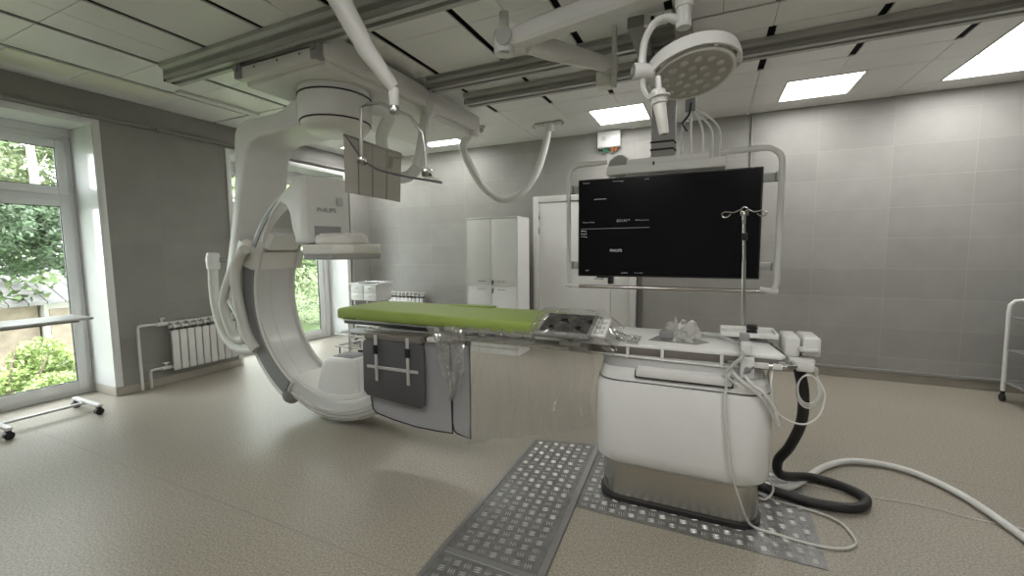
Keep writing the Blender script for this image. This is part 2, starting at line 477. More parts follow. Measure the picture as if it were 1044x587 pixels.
def window(n, y0, y1, zt, splits):
    w0 = sempty('window_%d' % n, (-5.93, (y0 + y1) / 2, 0))
    f = MB(); X0, X1 = -5.96, -5.89
    f.box(X0, X1, y0, y0 + .05, 0.0, zt, .004).box(X0, X1, y1 - .05, y1, 0.0, zt, .004)
    f.box(X0, X1, y0 + .05, y1 - .05, 0.0, .05, .004).box(X0, X1, y0 + .05, y1 - .05, zt - .05, zt, .004)
    f.box(X0, X1, y0 + .05, y1 - .05, 1.995, 2.04, .004)
    for s in splits: f.box(X0, X1, s - .025, s + .025, .05, zt - .05, .004)
    f.build('window_frame', 'pvc', w0)
    ys = [y0 + .025] + splits + [y1 - .025]
    for i in range(len(ys) - 1):
        for z0, z1 in ((.05, 1.995), (2.04, zt - .05)):
            a, b_ = ys[i] + .02, ys[i + 1] - .02
            s = MB(); t = .075; X2, X3 = -5.90, -5.865
            zb = z0 + (.095 if z0 < 1 else t)
            s.box(X2, X3, a, a + t, z0, z1, .006).box(X2, X3, b_ - t, b_, z0, z1, .006)
            s.box(X2, X3, a + t, b_ - t, z0, zb, .006).box(X2, X3, a + t, b_ - t, z1 - t, z1, .006)
            so = s.build('sash', 'pvc', w0)
            q = MB(); e = .006
            q.box(-5.893, -5.872, a + t - e, a + t + e, zb, z1 - t).box(-5.893, -5.872, b_ - t - e, b_ - t + e, zb, z1 - t)
            q.box(-5.893, -5.872, a + t, b_ - t, zb - e, zb + e).box(-5.893, -5.872, a + t, b_ - t, z1 - t - e, z1 - t + e)
            q.build('gasket', 'dark', so)
            MB().box(-5.886, -5.880, a + t, b_ - t, zb, z1 - t).build('glass_pane', 'glass', so)
            for hz in ((z0 + .09, z1 - .09) if z0 < 1 else (z0 + .07, z1 - .07)):
                MB().cyl((-5.858, b_ + .004, hz - .045), (-5.858, b_ + .004, hz + .045), .008, seg=10).build('hinge', 'pvc', so)
window(1, N1[0] + .01, N1[1] - .015, 2.615, [1.36])
window(2, N2[0] + .01, N2[1] - .10, 2.60, [4.35])
struct(MB().box(-5.96, -5.88, N1[0], N1[1] - .013, 2.615, 2.688).build('trim_7', 'pvc'))
struct(MB().box(-5.96, -5.88, N2[0], N2[1] - .013, 2.60, 2.668).box(-5.96, -5.88, N2[1] - .10, N2[1] - .013, 0.0, 2.60).build('trim_8', 'pvc'))

# door: leaf and a half, with frame
d0 = sempty('door_1', (-1.6, 5.78, 0))
dx0, dx1, dt = -2.31, -.86, 2.20
MB().box(dx0, dx0 + .085, 5.735, YB - .002, 0, dt, .006).box(dx1 - .085, dx1, 5.735, YB - .002, 0, dt, .006).box(dx0 + .085, dx1 - .085, 5.735, YB - .002, dt - .085, dt, .006).build('door_frame', 'doorpaint', d0)
for a, b_ in ((dx0 + .088, -1.195), (-1.19, dx1 - .088)):
    lf = MB().box(a, b_, 5.752, YB - .003, .006, dt - .09, .005).build('door_leaf', 'doorpaint', d0)
    if a < -2:
        for hz in (.35, 1.72, 1.93):
            MB().cyl((a + .004, 5.742, hz - .05), (a + .004, 5.742, hz + .05), .011, seg=12, bev=.003).build('hinge', 'chrome', lf)
        MB().cyl((-1.29, 5.752, 1.05), (-1.29, 5.70, 1.05), .011, seg=12).cyl((-1.29, 5.702, 1.05), (-1.40, 5.702, 1.05), .010, seg=12).build('door_handle', 'chrome', lf)
struct(MB().box(dx1 + .01, dx1 + .075, YB - .03, YB - .001, 0, dt, .004).build('trim_9', mat('grey_channel', (.14, .14, .135), .5)))

# conduit along the left wall over the windows, corner pipe and a thin conduit on the back wall
c = MB().tube([(XL + .03, YF + .1, 2.768), (XL + .03, 5.3, 2.768)], .019, smooth=False)
for yy in (.9, 2.05, 2.69, 3.1, 4.2, 4.9): c.box(XL + .001, XL + .05, yy - .015, yy + .015, 2.745, 2.79, .004)
for yy in (2.62, 2.66): c.cyl((XL + .05, yy, 2.768), (XL + .075, yy, 2.768), .012, seg=12)
tag(base_origin(c.build('conduit_pipe', 'railpaint')), 'grey conduit pipe running above the windows along the left wall', 'pipe')
c = MB().cyl((XL + .035, 5.36, 0), (XL + .035, 5.36, H - .002), .018, seg=14)
for z in (.5, 1.6, 2.5): c.box(XL + .001, XL + .055, 5.35, 5.37, z, z + .03, .002)
tag(base_origin(c.build('riser_pipe', 'midgrey')), 'thin vertical grey riser pipe right of the far window, near the room corner', 'pipe')
c = MB().cyl((.41, YB - .016, 2.1), (.41, YB - .016, H - .002), .009, seg=10).box(.385, .435, YB - .03, YB - .001, 2.60, 2.63, .003)
c.box(.395, .425, YB - .022, YB - .001, 2.75, 2.76)
tag(base_origin(c.build('wall_conduit', 'railpaint')), 'thin vertical conduit on the tiled back wall above the big monitor', 'pipe')

# ------------------------------------------------------------------ ceiling lights
def ceiling_light(x, y, label, group=None):
    t = thing('ceiling_light', label, 'ceiling light', (x + .305, y + .305, H), group)
    f = MB(); w_ = .61; e = .014
    f.box(x, x + w_, y, y + e, H - .004, H + .04).box(x, x + w_, y + w_ - e, y + w_, H - .004, H + .04)
    f.box(x, x + e, y + e, y + w_ - e, H - .004, H + .04).box(x + w_ - e, x + w_, y + e, y + w_ - e, H - .004, H + .04)
    f.build('lamp_frame', 'whitepaint', t)
    MB().box(x + e, x + w_ - e, y + e, y + w_ - e, H + .004, H + .03).build('diffuser', 'diffuser', t)
    return t
LL = ['square ceiling light partly hidden behind the ceiling arm, nearest the left wall', 'lit square ceiling light just right of the hanging taupe flap frame',
      'lit square ceiling light above the white wall box with coloured plugs', 'lit square ceiling light to the right of the round surgical lamp',
      'lit square ceiling light at the right edge, nearest the back wall', 'lit square ceiling light at the right edge, nearer the camera']
for i, (lx, ly) in enumerate(LIGHTS):
    ceiling_light(lx, ly, LL[i] if i < 6 else 'added square ceiling light out of sight overhead or behind the camera', 'ceiling lights' if i < 6 else 'unseen ceiling lights behind the camera')

# ------------------------------------------------------------------ ceiling rails
def rail(label, x0, x1, y0, y1, z0, cap=True):
    t = thing('ceiling_rail', label, 'ceiling rail', ((x0 + x1) / 2, (y0 + y1) / 2, H), 'rails on the ceiling')
    zt = H - .002
    b = MB()
    ym = (y0 + y1) / 2
    # flange on the ceiling, web, grooved lower chord
    prof = [(y0 - .03, zt), (y0 - .03, zt - .03), (y0, zt - .045), (y0, z0 + .025), (y0 + .012, z0 + .018), (y0 + .012, z0 + .006), (y0, z0), (ym - .02, z0), (ym - .02, z0 + .03), (ym + .02, z0 + .03), (ym + .02, z0), (y1, z0), (y1, z0 + .02), (y1 - .01, z0 + .028), (y1 - .01, zt - .05), (y1 + .03, zt - .03), (y1 + .03, zt)]
    b.prism(prof, 'x', x0, x1)
    b.build('rail_profile', 'alu', t)
    MB().box(x0 + .02, x1 - .02, y0 - .0015, y0 + .002, (z0 + zt) / 2 - .02, (z0 + zt) / 2 + .012).build('groove', 'railpaint', t)
    if cap:
        MB().box(x0 - .006, x0, y0, y1, z0 + .004, zt - .045, .002).build('end_cap', 'dark', t)
    return t
rail('long grey ceiling rail nearest the camera, carrying the white gantry beam', -4.13, 2.4, 2.12, 2.24, 2.86)
rail('grey ceiling rail starting right of the gantry beam, middle one of three', -2.36, -.15, 3.33, 3.45, 2.905)
rail('grey ceiling rail nearest the back wall, running on to the right edge', -2.26, XR - .01, 3.80, 3.93, 2.90)
b = thing('ceiling_rail', 'short grey rail bracket at the top edge, left of the flap arm', 'ceiling rail', (-2.2, 1.8, H), 'rails on the ceiling')
MB().prism([(1.70, H - .002), (1.70, H - .05), (1.74, H - .075), (1.83, H - .075), (1.87, H - .05), (1.87, H - .002)], 'x', -2.42, -1.2).build('rail_profile', 'alu', b)
MB().box(-2.36, -1.22, 1.75, 1.82, H - .098, H - .0755, .004).build('cover_strip', 'whitepaint', b)
# the rail bridge the monitor hangs from
t = thing('monitor_carriage', 'grey rail bridge on the ceiling above the big monitor', 'rail carriage', (-.32, 3.4, H))
MB().box(-.50, -.40, 2.80, 4.05, 2.80, 2.868, .006).build('beam', 'railpaint', t)
MB().box(-.24, -.16, 2.80, 4.05, 2.80, 2.868, .006).build('beam', 'railpaint', t)
MB().box(-.52, -.14, 3.24, 3.56, 2.74, 2.80, .008).build('trolley_plate', 'midgrey', t)
bk = MB().box(-.40, -.24, 2.80, 2.84, 2.80, 2.862, .006).build('bracket', 'whitepaint', t)
for xx in (-.35, -.29): MB().cyl((xx, 2.799, 2.83), (xx, 2.792, 2.83), .011, seg=12).build('bolt', 'dark', bk)

# ------------------------------------------------------------------ C-arm
IX, IY, IZ = -2.80, 2.64, 1.065
t = thing('c_arm_machine', 'large white ceiling-hung x-ray C-arm standing at the head of the green table', 'x-ray machine', (IX, IY, 0))
g = MB()
g.box(-3.30, -2.46, 2.26, 4.33, 2.725, 2.858, .02)
g.box(-2.47, -2.40, 2.22, 4.36, 2.775, 2.95, .01)
g.box(-3.36, -3.29, 2.26, 4.33, 2.80, 2.90, .01)
g.build('gantry_beam', 'offwhite', t)
fc = MB().box(-3.29, -2.47, 2.19, 2.26, 2.755, 2.845, .006).build('front_cover', 'cream', t)
for xx in (-3.31, -2.50):
    MB().box(xx, xx + .07, 2.17, 2.24, 2.76, 2.86, .008).cyl((xx + .035, 2.17, 2.83), (xx + .035, 2.155, 2.83), .022, seg=14).build('roller_bracket', 'midgrey', fc)
for xx in (-3.1, -2.85, -2.62): MB().cyl((xx, 2.19, 2.82), (xx, 2.186, 2.82), .007, seg=10).build('screw', 'dark', fc)
# drum
DX, DY = -2.78, 2.64
MB().lathe([(.272, 0), (.272, .06)], Matrix.Translation((DX, DY, 2.675))).build('drum_neck', 'offwhite', t)
MB().lathe([(.284, 0), (.284, .010)], Matrix.Translation((DX, DY, 2.667))).build('drum_seal', 'dark', t)
MB().lathe([(.268, 0), (.280, .02), (.280, .16), (.276, .185)], Matrix.Translation((DX, DY, 2.482))).build('drum', 'offwhite', t)
MB().lathe([(.272, 0), (.272, .010)], Matrix.Translation((DX, DY, 2.472))).build('drum_seal', 'dark', t)
MB().lathe([(.05, -.02), (.17, -.014), (.235, .006), (.262, .04), (.264, .062)], Matrix.Translation((DX, DY, 2.410))).build('drum_cover', 'cream', t)
# L arm
L = [(-2.95, 2.645), (-3.02, 2.635), (-3.12, 2.585), (-3.22, 2.57), (-3.4, 2.57), (-3.58, 2.57), (-3.68, 2.545), (-3.735, 2.48), (-3.755, 2.38), (-3.765, 2.20), (-3.79, 2.0), (-3.86, 1.72), (-3.94, 1.45), (-4.0, 1.25), (-4.02, 1.0), (-3.97, .95),
     (-3.88, .98), (-3.87, 1.2), (-3.85, 1.38), (-3.79, 1.60), (-3.72, 1.80), (-3.66, 2.02), (-3.625, 2.18), (-3.60, 2.29), (-3.55, 2.37), (-3.44, 2.41), (-3.2, 2.42), (-2.95, 2.44)]
MB().prism(L, 'y', 2.42, 2.84, .022, 3).build('support_arm', 'offwhite', t)
MB().cyl((-3.93, 2.64, 1.18), (-3.74, 2.64, 1.18), .15, .17, 32, .012).build('pivot_hub', 'cream', t)
# sleeve that holds the arc
Y0, Y1 = 2.45, 2.88
sl = MB()
sl.sector(IX, IZ, [(.85, Y0), (1.045, Y0 + .0), (1.065, Y0 + .03), (1.065, Y1 - .03), (1.045, Y1), (.90, Y1), (.90, Y0 + .03), (.85, Y0 + .03)], 160, 240, 40)
slo = sl.build('arc_sleeve', 'offwhite', t)
MB().sector(IX, IZ, [(.855, Y0 - .016), (.985, Y0 - .016), (.985, Y0 + .002), (.855, Y0 + .002)], 163, 238.5, 40).build('side_strip', 'sleeve', slo)
# collars across the arc at both sleeve ends
MB().sector(IX, IZ, [(.845, Y0 - .03), (1.09, Y0 - .03), (1.10, Y0), (1.10, Y1 + .0), (1.09, Y1 + .03), (.845, Y1 + .03)], 153, 164, 10).build('collar', 'cream', slo)
MB().sphere((IX + 1.0 * math.cos(math.radians(239.5)), Y0 + .06, IZ + 1.0 * math.sin(math.radians(239.5))), .085, (1, 1, 1)).build('sleeve_end', 'grey', slo)
# the C
Ya, Yb = 2.475, 2.85
MB().sector(IX, IZ, [(.84, Ya + .0), (.865, Ya - .012), (.972, Ya - .012), (.982, Ya), (.982, Yb), (.972, Yb + .012), (.865, Yb + .012), (.84, Yb), (.84, Yb - .02), (.87, Yb - .035), (.87, Ya + .035), (.84, Ya + .02)], 112, 304, 90).build('c_arc', 'arcwhite', t)
for a0, a1 in ((118, 152), (241.5, 303)):
    MB().sector(IX, IZ, [(.915, Ya - .02), (.95, Ya - .02), (.95, Ya - .012), (.915, Ya - .012)], a0, a1, 30).build('track_groove', 'sleeve' if a0 < 200 else 'polished', t)
MB().sector(IX, IZ, [(.976, Ya - .006), (1.005, Ya + .015), (1.005, Yb - .015), (.976, Yb + .006)], 241, 304, 40).build('arc_rim', 'polished', t)
MB().sector(IX, IZ, [(.8688, 2.616), (.872, 2.616), (.872, 2.619), (.8688, 2.619)], 165, 238, 40).build('seam_line', 'lightgrey', t)
MB().sector(IX, IZ, [(.866, Ya + .03), (.8725, Ya + .03), (.8725, Yb - .03), (.866, Yb - .03)], 238.2, 238.6, 1).build('seam_line', 'grey', t)
# collar cover plates on the inner face, above the collar
MB().sector(IX, IZ, [(.80, 2.50), (.85, 2.47), (.85, 2.81), (.80, 2.78)], 139, 149.5, 10).build('cover_plate', 'offwhite', t)
# tube base inside the bottom of the arc
MB().prism([(IX + .80 * math.cos(math.radians(a)), IZ + .80 * math.sin(math.radians(a)) * 1.0) for a in range(238, 303, 5)] + [(IX + .87 * math.cos(math.radians(a)), IZ + .87 * math.sin(math.radians(a))) for a in range(302, 236, -5)], 'y', 2.488, 2.835, .012).build('inner_tray', 'offwhite', t)
hb = MB()
hb.prism([(-3.04, .24), (-2.98, .46), (-2.93, .54), (-2.87, .57), (-2.60, .57), (-2.55, .50), (-2.50, .24)], 'y', 2.52, 2.80, .035, 3)
tb = hb.build('x_ray_tube_housing', 'white', t)
MB().box(-2.86, -2.64, 2.57, 2.75, .565, .578, .004).build('window_frame', 'midgrey', tb)
MB().box(-2.835, -2.665, 2.595, 2.725, .572, .5815).build('beam_window', 'grey', tb)
# detector head
hd = MB()
PH = [(-2.955, 2.44), (-2.93, 2.445), (-2.835, 2.70), (-2.85, 2.80), (-2.90, 2.84), (-3.08, 2.84), (-3.10, 2.80), (-3.10, 2.46), (-3.07, 2.44)]
hd.prism(PH, 'z', 1.52, 2.06, .018, 3)
hdo = hd.build('detector_housing', 'offwhite', t)
fd = Vector((.095, .255, 0)).normalized(); fn = Vector((fd.y, -fd.x, 0))
fo = Vector((-2.93, 2.445, 0)) + fn * .002
def facebox(u0, u1, z0, z1, d0, d1, bev=0):
    Fm = Matrix(((fd.x, 0, fn.x, fo.x), (fd.y, 0, fn.y, fo.y), (0, 1, 0, 0), (0, 0, 0, 1)))
    return MB().box(u0, u1, z0, z1, d0, d1, bev, 2, Fm)
facebox(.05, .265, 1.50, 1.66, -.002, .006, .003).build('recess_panel', 'midgrey', hdo)
facebox(.235, .285, 1.83, 1.90, -.01, .03, .012).build('knob', 'lightgrey', hdo)
textmesh('brand_lettering', 'PHILIPS', .050, fo + fd * .075 + Vector((0, 0, 1.775)) + fn * .001, fd, (0, 0, 1), 'ink', hdo, xs=.98)
MB().box(-2.93, -2.62, 2.52, 2.74, 1.55, 1.60, .012, 3).build('detector_arm', 'offwhite', t)
ch = [(-3.54, 1.53), (-3.47, 1.66), (-3.38, 1.79), (-3.26, 1.90), (-3.12, 1.995), (-3.04, 2.04), (-2.99, 2.055), (-2.99, 1.52), (-3.02, 1.50), (-3.08, 1.53), (-3.12, 1.64), (-3.14, 1.76), (-3.18, 1.84), (-3.25, 1.86), (-3.33, 1.80), (-3.40, 1.72), (-3.47, 1.60), (-3.50, 1.53)]
MB().prism(ch, 'y', 2.45, 2.82, .012, 2).build('head_bracket', 'offwhite', t)
dn = MB().lathe([(.19, 0), (.20, .012), (.20, .05), (.188, .075), (.10, .08)], Matrix.Translation((-2.73, 2.60, 1.508)), 40).build('detector_neck', 'cream', t)
oc = [(-3.01, 2.47), (-2.91, 2.37), (-2.59, 2.37), (-2.48, 2.47), (-2.48, 2.77), (-2.59, 2.87), (-2.91, 2.87), (-3.01, 2.77)]
pl = MB().prism(oc, 'z', 1.43, 1.51, .012, 3).build('detector_plate', 'cream', t)
MB().prism([((x - -2.745) * .985 - 2.745, (y - 2.625) * .985 + 2.625) for x, y in oc], 'z', 1.39, 1.431, .008).build('detector_rim', 'midgrey', pl)
# hoses on the machine
def hose(name, pts, r, m='hose', parent=None, seg=14, sub=6):
    return MB().tube(pts, r, seg, True, sub).build(name, m, parent)
yh = 2.36
def hp(lst, y0, y1=None):
    n = len(lst) - 1
    return [at(p[0], p[1], y=y0 + ((y1 if y1 is not None else y0) - y0) * i / n) for i, p in enumerate(lst)]
h1 = hp([(217, 272), (218, 295), (222, 320), (231, 344), (245, 356), (262, 357)], 2.52, 2.44)
hose('cable_hose', h1, .043, parent=t)
MB().tube([at(217, 258, y=2.52), at(217, 264, y=2.52), at(217.5, 274, y=2.52)], [.05, .062, .055], 18, False).build('hose_cap', 'white', t)
MB().tube([at(217, 264, y=2.56) , (-4.0, 2.60, 1.36)], .03, 10, False).build('hose_bracket', 'grey', t)
hose('cable_hose', hp([(250, 254), (243, 264), (240, 282), (242, 300), (246, 320), (251, 338), (257, 350), (262, 356)], 2.36, 2.42), .044, parent=t)
hose('cable_hose', hp([(246, 262), (237, 276), (231, 292), (228, 310), (232, 328), (240, 344), (249, 346), (249, 334), (243, 318), (236, 306)], 2.40, 2.44), .040, parent=t)
MB().sphere(at(253, 250, y=2.46), .065, (1.1, .8, .9)).build('hose_collar', 'cream', t)
# drum hose round to the beam
hose('cable_hose', [(-2.52, 2.80, 2.60), (-2.42, 2.86, 2.57), at(389, 140, y=2.95), at(393, 160, y=3.05), at(400, 176, y=3.2), at(412, 181, y=3.3), at(424, 172, y=3.35), at(430, 150, y=3.38), at(433, 128, y=3.4), (-2.44, 3.42, 2.81)], .052, 'white', t)
MB().cyl((-2.44, 3.42, 2.72), (-2.44, 3.42, 2.81), .055, .085, 20).build('hose_socket', 'offwhite', t)

# loop hose from the beam end to the ceiling
t2 = thing('supply_hose', 'white hose hanging in a U between the gantry beam end and the ceiling', 'hose', (-1.83, 5.09, H))
pp = [(-2.44, 4.30, 2.79)] + [at(472, 148, y=4.35), at(480, 170, y=4.45), at(494, 192, y=4.6), at(512, 203, y=4.75), at(530, 198, y=4.85), at(546, 178, y=4.95), at(555, 152, y=5.05)] + [(-1.83, 5.09, H - .03)]
hose('corrugated_hose', pp, .045, 'white', t2)
MB().cyl((-2.44, 4.30, 2.72), (-2.44, 4.30, 2.80), .05, .06, 18).build('hose_socket', 'offwhite', t2)
MB().cyl((-1.83, 5.09, H - .11), (-1.83, 5.09, H - .02), .055, .06, 18).build('hose_socket', 'offwhite', t2)
MB().box(-2.0, -1.66, 5.03, 5.15, H - .02, H - .002, .004).tube([(-2.0, 5.05, H - .02), (-2.03, 5.05, H - .035), (-2.0, 5.05, H - .06)], .006, 8).tube([(-1.66, 5.05, H - .02), (-1.63, 5.05, H - .035), (-1.66, 5.05, H - .06)], .006, 8).build('ceiling_plate', 'lightgrey', t2)

t2 = thing('smoke_detector', 'small white detector on the ceiling between the hanging hose ends', 'smoke detector', (-2.65, 4.85, H))
MB().lathe([(.05, 0), (.05, -.02), (.04, -.03)], Matrix.Translation((-2.65, 4.85, H - .002))).build('base', 'white', t2)
MB().lathe([(.028, 0), (.03, -.03), (.015, -.045)], Matrix.Translation((-2.65, 4.85, H - .032))).build('sensor_head', 'lightgrey', t2)
t2 = thing('ceiling_strip', 'thin white ceiling strip beside the left end of the near rail', 'bracket', (-4.6, 2.9, H))
MB().box(-4.70, -4.62, 2.5, 3.30, H - .03, H + .001, .006).build('strip', 'whitepaint', t2)

# ------------------------------------------------------------------ patient table
T = thing('patient_table', 'white x-ray patient table on a rounded pedestal with a steel plinth', 'patient table', (-.13, 2.66, 0))
def rrect(x0, x1, y0, y1, r, n=6, taper=0):
    pts = []
    for cx, cy, a in ((x1 - r, y1 - r, 0), (x0 + r, y1 - r, 90), (x0 + r, y0 + r, 180), (x1 - r, y0 + r, 270)):
        for k in range(n + 1):
            q = math.radians(a + 90 * k / n); pts.append((cx + r * math.cos(q), cy + r * math.sin(q)))
    return pts
def ring(x0, x1, y0, y1, r, z): return [(x, y, z) for x, y in rrect(x0, x1, y0, y1, r)]
MB().loft([ring(-.56, .292, 2.372, 2.92, .13, .004), ring(-.56, .292, 2.372, 2.92, .13, .028)]).build('floor_seal', 'dark', T)
MB().loft([ring(-.545, .28, 2.39, 2.90, .12, .02), ring(-.545, .28, 2.39, 2.90, .12, .34)]).build('steel_plinth', 'steel', T)
cov = MB().loft([ring(-.48, .25, 2.35, 2.90, .12, .262), ring(-.53, .285, 2.305, 2.93, .14, .270), ring(-.56, .305, 2.283, 2.95, .14, .295), ring(-.568, .312, 2.275, 2.96, .14, .36), ring(-.568, .312, 2.275, 2.96, .14, .715), ring(-.56, .305, 2.285, 2.95, .14, .74), ring(-.54, .285, 2.31, 2.93, .13, .748)]).build('pedestal_cover', 'white', T)
MB().loft([ring(-.558, .303, 2.288, 2.945, .13, .744), ring(-.558, .303, 2.288, 2.945, .13, .748)]).build('seam_line', 'dark', cov)
MB().loft([ring(-.555, .30, 2.292, 2.94, .13, .748), ring(-.545, .29, 2.305, 2.93, .12, .79), ring(-.535, .27, 2.33, 2.92, .11, .806)]).build('upper_cover', 'white', T)
MB().prism([(-.34, .812), (-.34, .772), (.128, .772), (.128, .812), (.122, .812), (.122, .778), (-.334, .778), (-.334, .812)], 'y', 2.286, 2.35).build('recess_line', 'dark', T)
MB().box(-.334, .122, 2.284, 2.40, .778, .822, .006).build('front_lip', 'white', T)
MB().loft([ring(-.54, .27, 2.345, 2.9, .10, .80), ring(-.54, .27, 2.36, 2.9, .09, .872)]).build('column_top', 'lightgrey', T)
# carriage under the top
MB().box(-.60, .30, 2.40, 2.86, .862, .888, .004).build('carriage', 'tableside', T)
MB().box(-1.36, -.58, 2.42, 2.84, .868, .888, .004).build('slide_frame', 'lightgrey', T)
tp = MB()
tp.prism([(-.95, 2.375), (.33, 2.375), (.355, 2.40), (.29, 2.86), (.26, 2.895), (-.95, 2.895)], 'z', .912, .932, .006)
tp.prism([(-2.66, 2.48), (-2.60, 2.44), (-.95, 2.40), (-.95, 2.87), (-2.60, 2.84), (-2.66, 2.80)], 'z', .915, .930, .005)
top = tp.build('tabletop', 'tabletop', T)
MB().box(-.62, .325, 2.379, 2.89, .870, .913, .003).box(-.95, -.62, 2.385, 2.885, .888, .913, .003).build('edge_band', 'tableside', T)
MB().box(-2.58, -.95, 2.44, 2.84, .892, .916, .003).build('underframe', 'darkpad', T)
# lower longitudinal frame with steel side rails
MB().box(-2.20, -.60, 2.43, 2.83, .845, .885, .006).build('long_frame', 'lightgrey', T)
for yy in (2.345, 2.925):
    r_ = MB().box(-2.28, -.72, yy - .006, yy + .006, .868, .893, .003)
    for xx in (-2.2, -1.75, -1.35, -.95, -.78): r_.cyl((xx, yy, .88), (xx, 2.40 if yy < 2.6 else 2.87, .88), .007, seg=10)
    r_.build('side_rail', 'chrome', T)
r_ = MB().tube([(.10, 2.352, .885), (.30, 2.352, .885), (.375, 2.37, .885), (.395, 2.44, .885), (.375, 2.8, .885), (.33, 2.9, .885), (.2, 2.915, .885)], .012, 10, True, 5)
r_.build('end_rail', 'chrome', T)
MB().tube([(.325, 2.39, .893), (.345, 2.42, .893), (.30, 2.83, .893), (.27, 2.87, .893)], .017, 10, True, 5).build('end_band', 'midgrey', T)
MB().box(.20, .28, 2.338, 2.352, .872, .90, .004).build('end_clip', 'whitepaint', T)
MB().box(.295, .335, 2.338, 2.352, .872, .90, .004).build('end_clip', 'whitepaint', T)
for xx in (-.39, -.21, .075):
    MB().box(xx - .008, xx + .008, 2.345, 2.374, .855, .918, .004).build('cable_clip', 'white', T)
MB().tube([(-.60, 2.352, .872), (-.3, 2.35, .866), (.05, 2.35, .862), (.15, 2.348, .868)], .0055, 8).build('white_wire', 'white', T)

# green mattress
t = thing('table_mattress', 'green mattress pad lying on the head end of the x-ray table', 'mattress', (-1.8, 2.62, .932))
mt = MB()
def mring(x, hy, z0, z1, yc=2.625):
    hz = (z1 - z0) / 2; zc = (z0 + z1) / 2; out = []
    for k in range(24):
        a = 2 * PI * k / 24
        c_, s_ = math.cos(a), math.sin(a)
        out.append((x, yc + hy * math.copysign(abs(c_) ** .2, c_), zc + hz * math.copysign(abs(s_) ** .36, s_)))
    return out
rg = []
for x, hy, z1 in [(-2.60, .17, .985), (-2.597, .215, .998), (-2.58, .245, 1.008), (-2.5, .258, 1.014), (-2.3, .262, 1.017), (-2.0, .262, 1.014), (-1.7, .264, 1.010), (-1.4, .264, 1.008), (-1.1, .264, 1.008), (-.95, .262, 1.010), (-.90, .255, 1.005), (-.885, .24, .995), (-.88, .2, .985)]:
    rg.append(mring(x, hy, .934, z1 + .012))
mt.loft(rg); mt.build('mattress_cover', 'green', t)
MB().box(-1.84, -1.46, 2.80, 2.878, 1.018, 1.030, .006, 3).build('edge_bolster', 'green', t)
MB().box(-2.50, -2.38, 2.3595, 2.3635, .945, .957).build('small_print', mat('dark_green_print', (.13, .20, .02), .6), t)

# tilted control tablet
t = thing('control_panel', 'black touchscreen control panel tilted at the green mattress end', 'control panel', (-.83, 2.42, .94))
pa, pb, pc, pd_ = at(556, 318, z=1.085), at(608, 320, z=1.085), at(604, 345, z=.995), at(545, 338, z=.995)
ex = ((pb - pa) + (pc - pd_)).normalized(); ey = ((pa - pd_) + (pb - pc)); ey = (ey - ex * ey.dot(ex)).normalized(); en = ex.cross(ey)
cen = (pa + pb + pc + pd_) / 4; hw = ((pb - pa).length + (pc - pd_).length) / 4; hh = ((pa - pd_).length + (pb - pc).length) / 4
PM = Matrix(((ex.x, ey.x, en.x, cen.x), (ex.y, ey.y, en.y, cen.y), (ex.z, ey.z, en.z, cen.z), (0, 0, 0, 1)))
hs = MB().box(-hw, hw, -hh, hh, -.03, 0, .012, 3, PM).build('panel_housing', 'grey', t)
MB().box(-hw + .03, hw - .02, -hh + .03, hh - .02, 0, .003, .002, 1, PM).build('touchscreen', 'screen', hs)
MB().box(-hw + .008, -hw + .02, -hh + .04, hh - .04, 0, .004, .001, 1, PM).build('side_handle', 'lightgrey', hs)
MB().box(-.03, .03, -hh + .006, -hh + .016, -.001, .004, .001, 1, PM).build('status_label', 'lightgrey', hs)
MB().box(hw - .005, hw + .075, -hh + .03, hh - .03, -.026, -.004, .006, 2, PM).build('button_box', 'white', t)
for i in range(3):
    for j in range(4):
        MB().box(hw + .008 + i * .02, hw + .020 + i * .02, -hh + .05 + j * .045, -hh + .07 + j * .045, -.004, -.001, 0, 1, PM).build('button', 'lightgrey', t)
MB().box(-.05, .05, -.06, .0, -.07, -.03, .006, 2, PM).build('bracket', 'grey', t)
MB().box(cen.x - .06, cen.x + .06, 2.325, 2.36, .90, .925, .006).build('rail_clamp', 'white', t)
MB().tube([(cen.x, 2.345, .92), (cen.x, 2.38, .97), tuple(cen - en * .05)], .014, 10).build('neck', 'midgrey', t)

# lead curtain under the table
t = thing('lead_curtain', 'pale grey lead curtain with dark piping hanging from the table side', 'lead curtain', (-1.85, 2.36, .87))
def sheet_panel(pts, y0, y1, name, m, parent, wav=.0):
    return MB().prism(pts, 'y', y0, y1, .003, 1).build(name, m, parent)
def inset(pts, d):
    cx = sum(p[0] for p in pts) / len(pts); cz = sum(p[1] for p in pts) / len(pts)
    return [(x + math.copysign(d, x - cx), z + math.copysign(d, z - cz)) for x, z in pts]
p1 = [(-2.245, .86), (-1.545, .86), (-1.545, .6), (-1.54, .30), (-1.54, .222), (-1.66, .215), (-1.85, .215), (-2.05, .235), (-2.20, .26), (-2.235, .29), (-2.245, .36)]
p2 = [(-1.545, .86), (-1.395, .86), (-1.395, .5), (-1.40, .208), (-1.50, .225), (-1.525, .24), (-1.538, .30), (-1.53, .55)]
for p in (p1, p2):
    q = sheet_panel(p, 2.352, 2.364, 'curtain_panel', 'lead', t)
    loop = [(x, 2.352, z) for x, z in p] + [(p[0][0], 2.352, p[0][1])]
    MB().tube(loop, .0055, 8, False).build('piping', 'dark', q)
MB().box(-2.26, -1.39, 2.347, 2.368, .835, .868, .003).build('top_band', 'darkpad', t)

